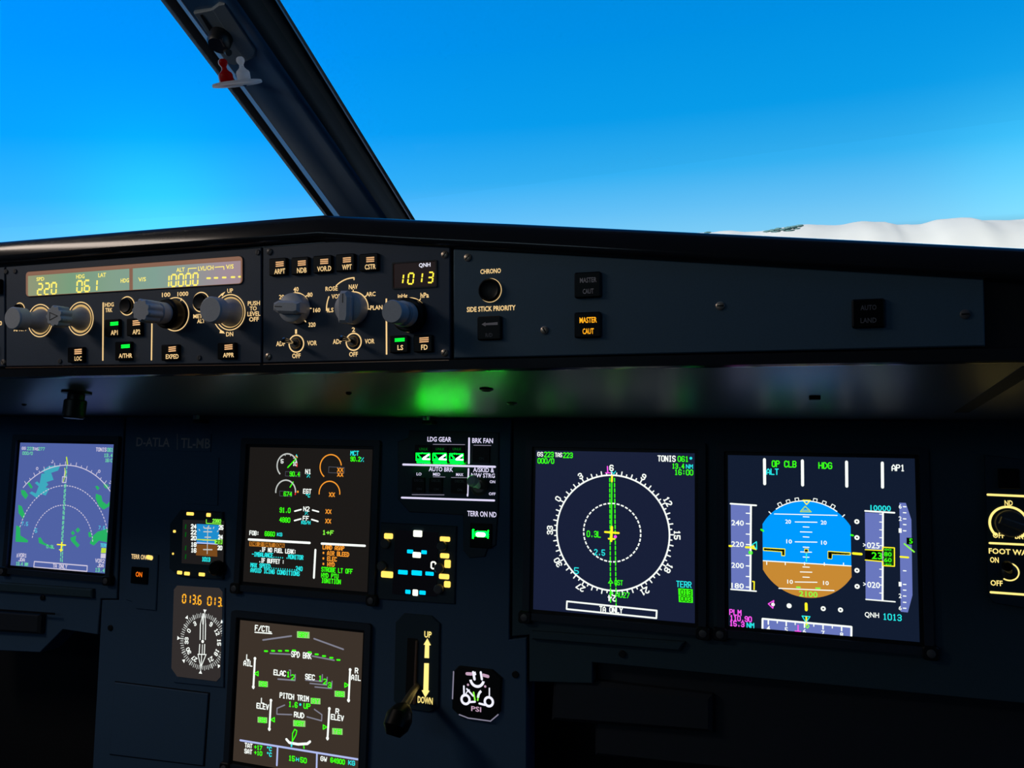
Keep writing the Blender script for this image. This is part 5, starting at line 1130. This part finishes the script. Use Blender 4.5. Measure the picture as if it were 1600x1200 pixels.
def build_rmi():
    B = BOARD; Z = (6.665, 240., 900.); t = Thing('radio_magnetic_indicator', 'brown-tinted round compass indicator with orange digits above the dial', 'compass indicator', B, *B(308, 1066), 0)
    pts = [(262, 912), (352, 919), (350, 1074), (272, 1066), (260, 1048)]
    plate(t, pts, w1=.001, mat='board', ch=.0006)
    sp = [(272, 921), (277, 915), (342, 919), (347.3, 925), (344, 1058), (338, 1064.5), (277, 1057), (268, 1044)]
    d = D(B, mat='scr_rmi'); d.prism([B(*p, .0015) for p in sp], .0005, .0018); sc = t.part('dial_face', d); q = [B(*p, .002) for p in sp]; bx = (q[0][0], B(346.5, 990, .002)[0], B(300, 1066, .002)[1], q[1][1])
    d = D(B, Z, .002, 'seg_o'); 
    d.seg('0136', [(300, 194, 332, 278), (350, 200, 380, 284), (404, 202, 432, 290), (462, 208, 492, 296)], 13, 4); d.disc(447, 290, 7)
    d.seg('013', [(562, 218, 598, 302), (606, 222, 638, 306), (668, 228, 698, 314)], 13, 4); d.disc(709, 312, 7); t.part('digits', d, of=sc)
    d = D(B, Z, .002, 'wg'); cx, cy = 511, 682
    for a in range(0, 360, 5): d.radial(cx, cy, 255, 290 if a % 10 else 298, a + 1, 8 if a % 30 else 14)
    for a in range(0, 360, 45):
        u, v = d.at(cx, cy); k = d.sc(cx, cy)[1]; th = R_(a + 1); dr = Vector((math.sin(th), math.cos(th))); pr = Vector((dr.y, -dr.x)); c0 = Vector((u, v)) + dr * 300 * k; c1 = Vector((u, v)) + dr * 336 * k
        d.m = 'w'; d.polyuv([tuple(c0), tuple(c1 + pr * 22 * k), tuple(c1 - pr * 22 * k)])
    for i, s in enumerate(('9', '12', '15', '18', '21', '24', '27', '30', '33', '0', '3')):
        a = 29 + i * 30 - 2
        if s == '24': continue
        u, v = d.at(cx, cy); k = d.sc(cx, cy)[1]; th = R_(a); R = 212 * k; gu, gv = u + math.sin(th) * R, v + math.cos(th) * R; hh = 40 * k; gw = 26 * k; W_ = gw * (len(s) * 1.42 - .42); ca, sa = math.cos(-th), math.sin(-th)
        for j, ch in enumerate(s):
            for pl in GL[ch].split('|'):
                d.lineuv([(gu + (-W_ / 2 + j * 1.42 * gw + int(q_[0]) / 4 * gw) * ca - (-hh / 2 + int(q_[1]) / 6 * hh) * sa, gv + (-W_ / 2 + j * 1.42 * gw + int(q_[0]) / 4 * gw) * sa + (-hh / 2 + int(q_[1]) / 6 * hh) * ca) for q_ in pl.split()], 10 * k)
    t.part('compass_card', clipped(d, bx), of=sc)
    d = D(B, Z, .0023, 'w'); d.line([(516, 395), (515, 500)], 14); d.line([(487, 500), (484, 662)], 9); d.line([(541, 500), (538, 662)], 9); d.line([(516, 500), (514, 660)], 7); d.line([(514, 395), (487, 500)], 7); d.line([(534, 400), (541, 500)], 7)
    d.line([(480, 712), (474, 815)], 9); d.line([(532, 712), (528, 815)], 9); d.line([(508, 715), (505, 810)], 7); d.line([(462, 815), (546, 818), (492, 950), ], 8, True); d.line([(500, 820), (494, 960)], 8); d.disc(511, 682, 17); t.part('needle', d, of=sc)
build_rmi()

def build_brake_gauge():
    B = BOARD; Z = (4.4444, 580., 670.); t = Thing('clock', 'clock with blue segment bars and amber-lit keys beside the engine display', 'clock', B, *B(655, 938), 0)
    plate(t, [(596, 816), (714, 822), (711, 944), (590, 936)], w1=.0012)
    d = D(B, mat='scr_black'); d.prism([B(*p, .002) for p in ((618, 828), (684, 832), (682, 932), (613, 928))], .001, .0024); sc = t.part('screen', d)
    d = D(B, Z, .0026, 'cb')
    for x, y, w, h in ((270, 852, 42, 26), (367, 857, 38, 26), (220, 996, 66, 30), (316, 1001, 72, 34), (405, 1006, 58, 26), (255, 1132, 36, 28), (356, 1138, 44, 28)):
        u, v = d.at(x, y); sx, sy = d.sc(x, y); d.polyuv(rrect(u, v, w * sx, h * sy, .0008))
    d.m = 'lamp_white'
    for x, y, w, h in ((323, 728, 62, 46), (316, 876, 58, 40), (306, 1138, 38, 44)): u, v = d.at(x, y); sx, sy = d.sc(x, y); d.polyuv(rrect(u, v, w * sx, h * sy, .0012))
    d.arc(432, 948, 22, 0, 360, 13, n=20) if False else d.st('0', 432, 948, 30, 46, 12)
    t.part('segments', d, of=sc)
    for x, y, w, h in ((120, 745, 60, 38), (110, 1012, 82, 44), (512, 766, 70, 34), (510, 882, 62, 34), (530, 938, 42, 56), (506, 1026, 70, 36), (528, 1080, 44, 44)):
        d = D(B, Z, .0016, 'yel_lamp'); d.box(x, y, w, h, .001, .0022, .0014, .0004); t.part('key_light', d)
    for x, y in ((108, 795), (84, 950), (500, 812), (480, 965), (478, 1110)):
        u, v = D(B, Z).at(x, y); d = D(B, mat='knob_dark'); d.lathe(u, v, [(.0052, .001), (.0052, .005), (.004, .0062)], 22); t.part('button', d)
build_brake_gauge()

def build_gear_lever():
    B = BOARD; Z = (4.615, 580., 940.); t = Thing('landing_gear_lever', 'landing gear lever in its slotted plate with a lit yellow UP and DOWN arrow', 'lever', B, *B(652, 1118), 0)
    plate(t, [(632, 958), (675, 962), (688, 974), (686, 1105), (672, 1112), (626, 1106), (616, 1094), (619, 972)], w1=.0018)
    d = D(B, Z, mat='recess'); d.prism([d.at(*p, .002) for p in ((262, 262), (335, 268), (318, 745), (245, 735))], .0010, .0021); t.part('slot', d)
    d = D(B, Z, mat='copper'); d.prism([d.at(*p, .003) for p in ((322, 280), (334, 281), (318, 740), (302, 738))], .0018, .0045, .0003); t.part('slot_edge', d)
    d = D(B, Z, .0023, 'warm_b'); d.tx('UP', 409, 238, 52, 46); d.tx('DOWN', 389, 712, 108, 50)
    d.poly([(405, 265), (430, 315), (418, 316), (417, 408), (384, 406), (388, 312), (378, 310)]); d.poly([(382, 444), (416, 445), (412, 640), (420, 645), (390, 692), (364, 640), (376, 638)]); t.part('lettering', d)
    d = D(B, Z, mat='lever'); a = d.at(320, 610, .004); e = d.at(230, 770, .05)
    d.tube([(a[0], a[1], .0), (a[0] * .5 + e[0] * .5, a[1] * .5 + e[1] * .5, .028), (e[0], e[1], .05)], [.0035, .0042, .005], 14); t.part('lever_arm', d)
    k = d.at(200, 840, .06); g = d.at(180, 905, .065)
    d = D(B, Z, mat='cap'); 
    d.tube([(e[0], e[1], .046), (e[0] * .6 + k[0] * .4, e[1] * .6 + k[1] * .4, .052), (k[0], k[1], .060), (g[0], g[1], .066), (g[0] - .001, g[1] - .007, .069)], [.006, .0105, .0135, .0125, .007], 22)
    h = t.part('wheel_handle', d)
    for s_ in (-1, 1):
        d = D(B, mat='chrome'); d.lathe(e[0] + s_ * .0055, e[1] - .002, [(.0012, .054), (.0016, .0555), (.0008, .0565)], 12); t.part('rivet', d, of=h)
build_gear_lever()

def build_triple():
    B = BOARD; Z = (4.615, 580., 940.); t = Thing('brake_pressure_gauge', 'small round brake pressure gauge with white-lit arcs below the gear panel', 'gauge', B, *B(742, 1126), 0)
    sp = [(718, 1040), (770, 1046), (784, 1058), (782, 1112), (766, 1128), (722, 1120), (708, 1106), (708, 1050)]
    plate(t, sp, w1=.003, mat='black'); d = D(B, Z, .0034, 'lav_dim'); d.line([(594, 505), (586, 700)], 9); d.line([(635, 815), (700, 840), (860, 862), (915, 815)], 8); t.part('lit_rim', d)
    d = D(B, Z, .0034, 'lavw'); cx, cy = 763, 560
    d.arc(cx, cy, 52, 100, 260, 20); d.arc(cx, 545, 30, -60, -20, 24) ; d.line([(735, 510), (745, 560)], 18); d.line([(790, 510), (798, 560)], 16)
    d.m = 'pink'; d.line([(690, 520), (722, 522)], 22); d.line([(808, 530), (842, 540)], 22); d.disc(698, 600, 9); d.disc(822, 612, 9); d.tx('PSI', 757, 775, 72, 36)
    d.m = 'lavw'
    for x, y in ((680, 706), (848, 722)): d.arc(x, y, 32, 0, 360, 18)
    d.line([(668, 610), (670, 680)], 12); d.line([(705, 725), (748, 722)], 14); d.line([(780, 735), (820, 745)], 14); d.arc(740, 700, 70, -80, -30, 8); d.arc(800, 708, 60, 200, 330, 16) if False else None
    d.arc(830, 700, 66, -90, -40, 18); d.line([(852, 625), (852, 680)], 9); d.line([(690, 630), (735, 680)], 12)
    d.m = 'gl'; d.line([(738, 655), (748, 710)], 12); d.line([(774, 660), (768, 712)], 10); t.part('scales', d)
build_triple()

def build_foot_warmer():
    B = BOARD; Z = (4.1379, 1460., 690.); t = Thing('foot_warmer_panel', 'yellow-lit dimmer and foot warmer panel cut off by the right edge', 'control panel', B, *B(1570, 945), 0)
    plate(t, [(1538, 710), (1680, 728), (1680, 965), (1552, 942), (1543, 930)], w1=.001)
    d = D(B, Z, .0014, 'warm_b'); d.tx('ND', 480, 397, 52, 34); d.tx('OFF', 416, 606, 76, 36); d.tx('BRT', 562, 612, 82, 36); d.tx('FOOT WARMER', 515 + 27, 716, 384, 36); d.tx('ON', 388, 765, 56, 36); d.tx('OFF', 402, 915, 78, 36)
    d.line([(345, 343), (700, 358)], 15); d.line([(358, 656), (700, 672)], 14); d.line([(365, 974), (700, 998)], 15); d.arc(480, 530, 108, -138, 140, 15, n=90); d.arc(482, 842, 56, -20, 215, 9); t.part('lettering', d)
    u, v = D(B, Z).at(480, 528); d = D(B, mat='knob_dark'); d.lathe(u, v, [(.0112, .001), (.0112, .007), (.0100, .0085), (.008, .0085)], 40); k = t.part('knob', d)
    d = D(B, mat='knob_dark'); ca, sa = math.cos(-.35), math.sin(-.35); d.prism([(u + a * ca - b * sa, v + a * sa + b * ca) for a, b in ((-.0095, -.003), (.0095, -.0036), (.011, 0), (.0095, .0036), (-.0095, .003))], .008, .015, .0014); t.part('grip', d, of=k)
    u, v = D(B, Z).at(482, 842); d = D(B, mat='lever'); d.lathe(u, v, [(.0062, .001), (.0062, .0022), (.0045, .0035), (.0035, .0035)], 26); t.part('toggle_base', d)
    a = D(B, Z).at(462, 800, .02); d = D(B, mat='cap'); d.tube([(u, v, .003), ((u + a[0]) / 2, (v + a[1]) / 2, .012), (a[0], a[1], .024), (a[0], a[1], .026)], [.002, .003, .0042, .003], 16); t.part('toggle_lever', d)
    d = D(B, Z, .001, 'cap'); d.box(480, 240, 140, 130, .0005, .003); t.part('blank_button', d)
build_foot_warmer()

# pull-out tables stowed below the boards
def build_tables():
    B = BOARD
    for pts, lab in (([(930, 1020), (1680, 1092), (1680, 1260), (930, 1180)], 'dark pull-out table stowed below the horizon screen on the right'), ([(-60, 942), (92, 953), (90, 984), (-60, 975)], 'dark pull-out table edge below the left map screen')):
        t = Thing('stowed_table', lab, 'table', B, *B(*pts[3]), -.03)
        d = D(B, mat='table'); q = [B(*p, -.02) for p in pts]; d.prism(q, -.06, -.018 if pts[0][0] > 0 else .008, .003); t.part('table_leaf', d)
        if pts[0][0] > 0:
            d = D(B, mat='table'); d.prism([B(*p, 0) for p in ((862, 1060), (1112, 1090), (1112, 1150), (858, 1130))], -.05, -.006, .004); t.part('hinge_cover', d)
        else:
            d = D(B, mat='black'); d.prism([B(*p, .01) for p in ((-60, 948), (84, 958), (84, 961), (-60, 951))], .008, .009); t.part('groove', d)
build_tables()
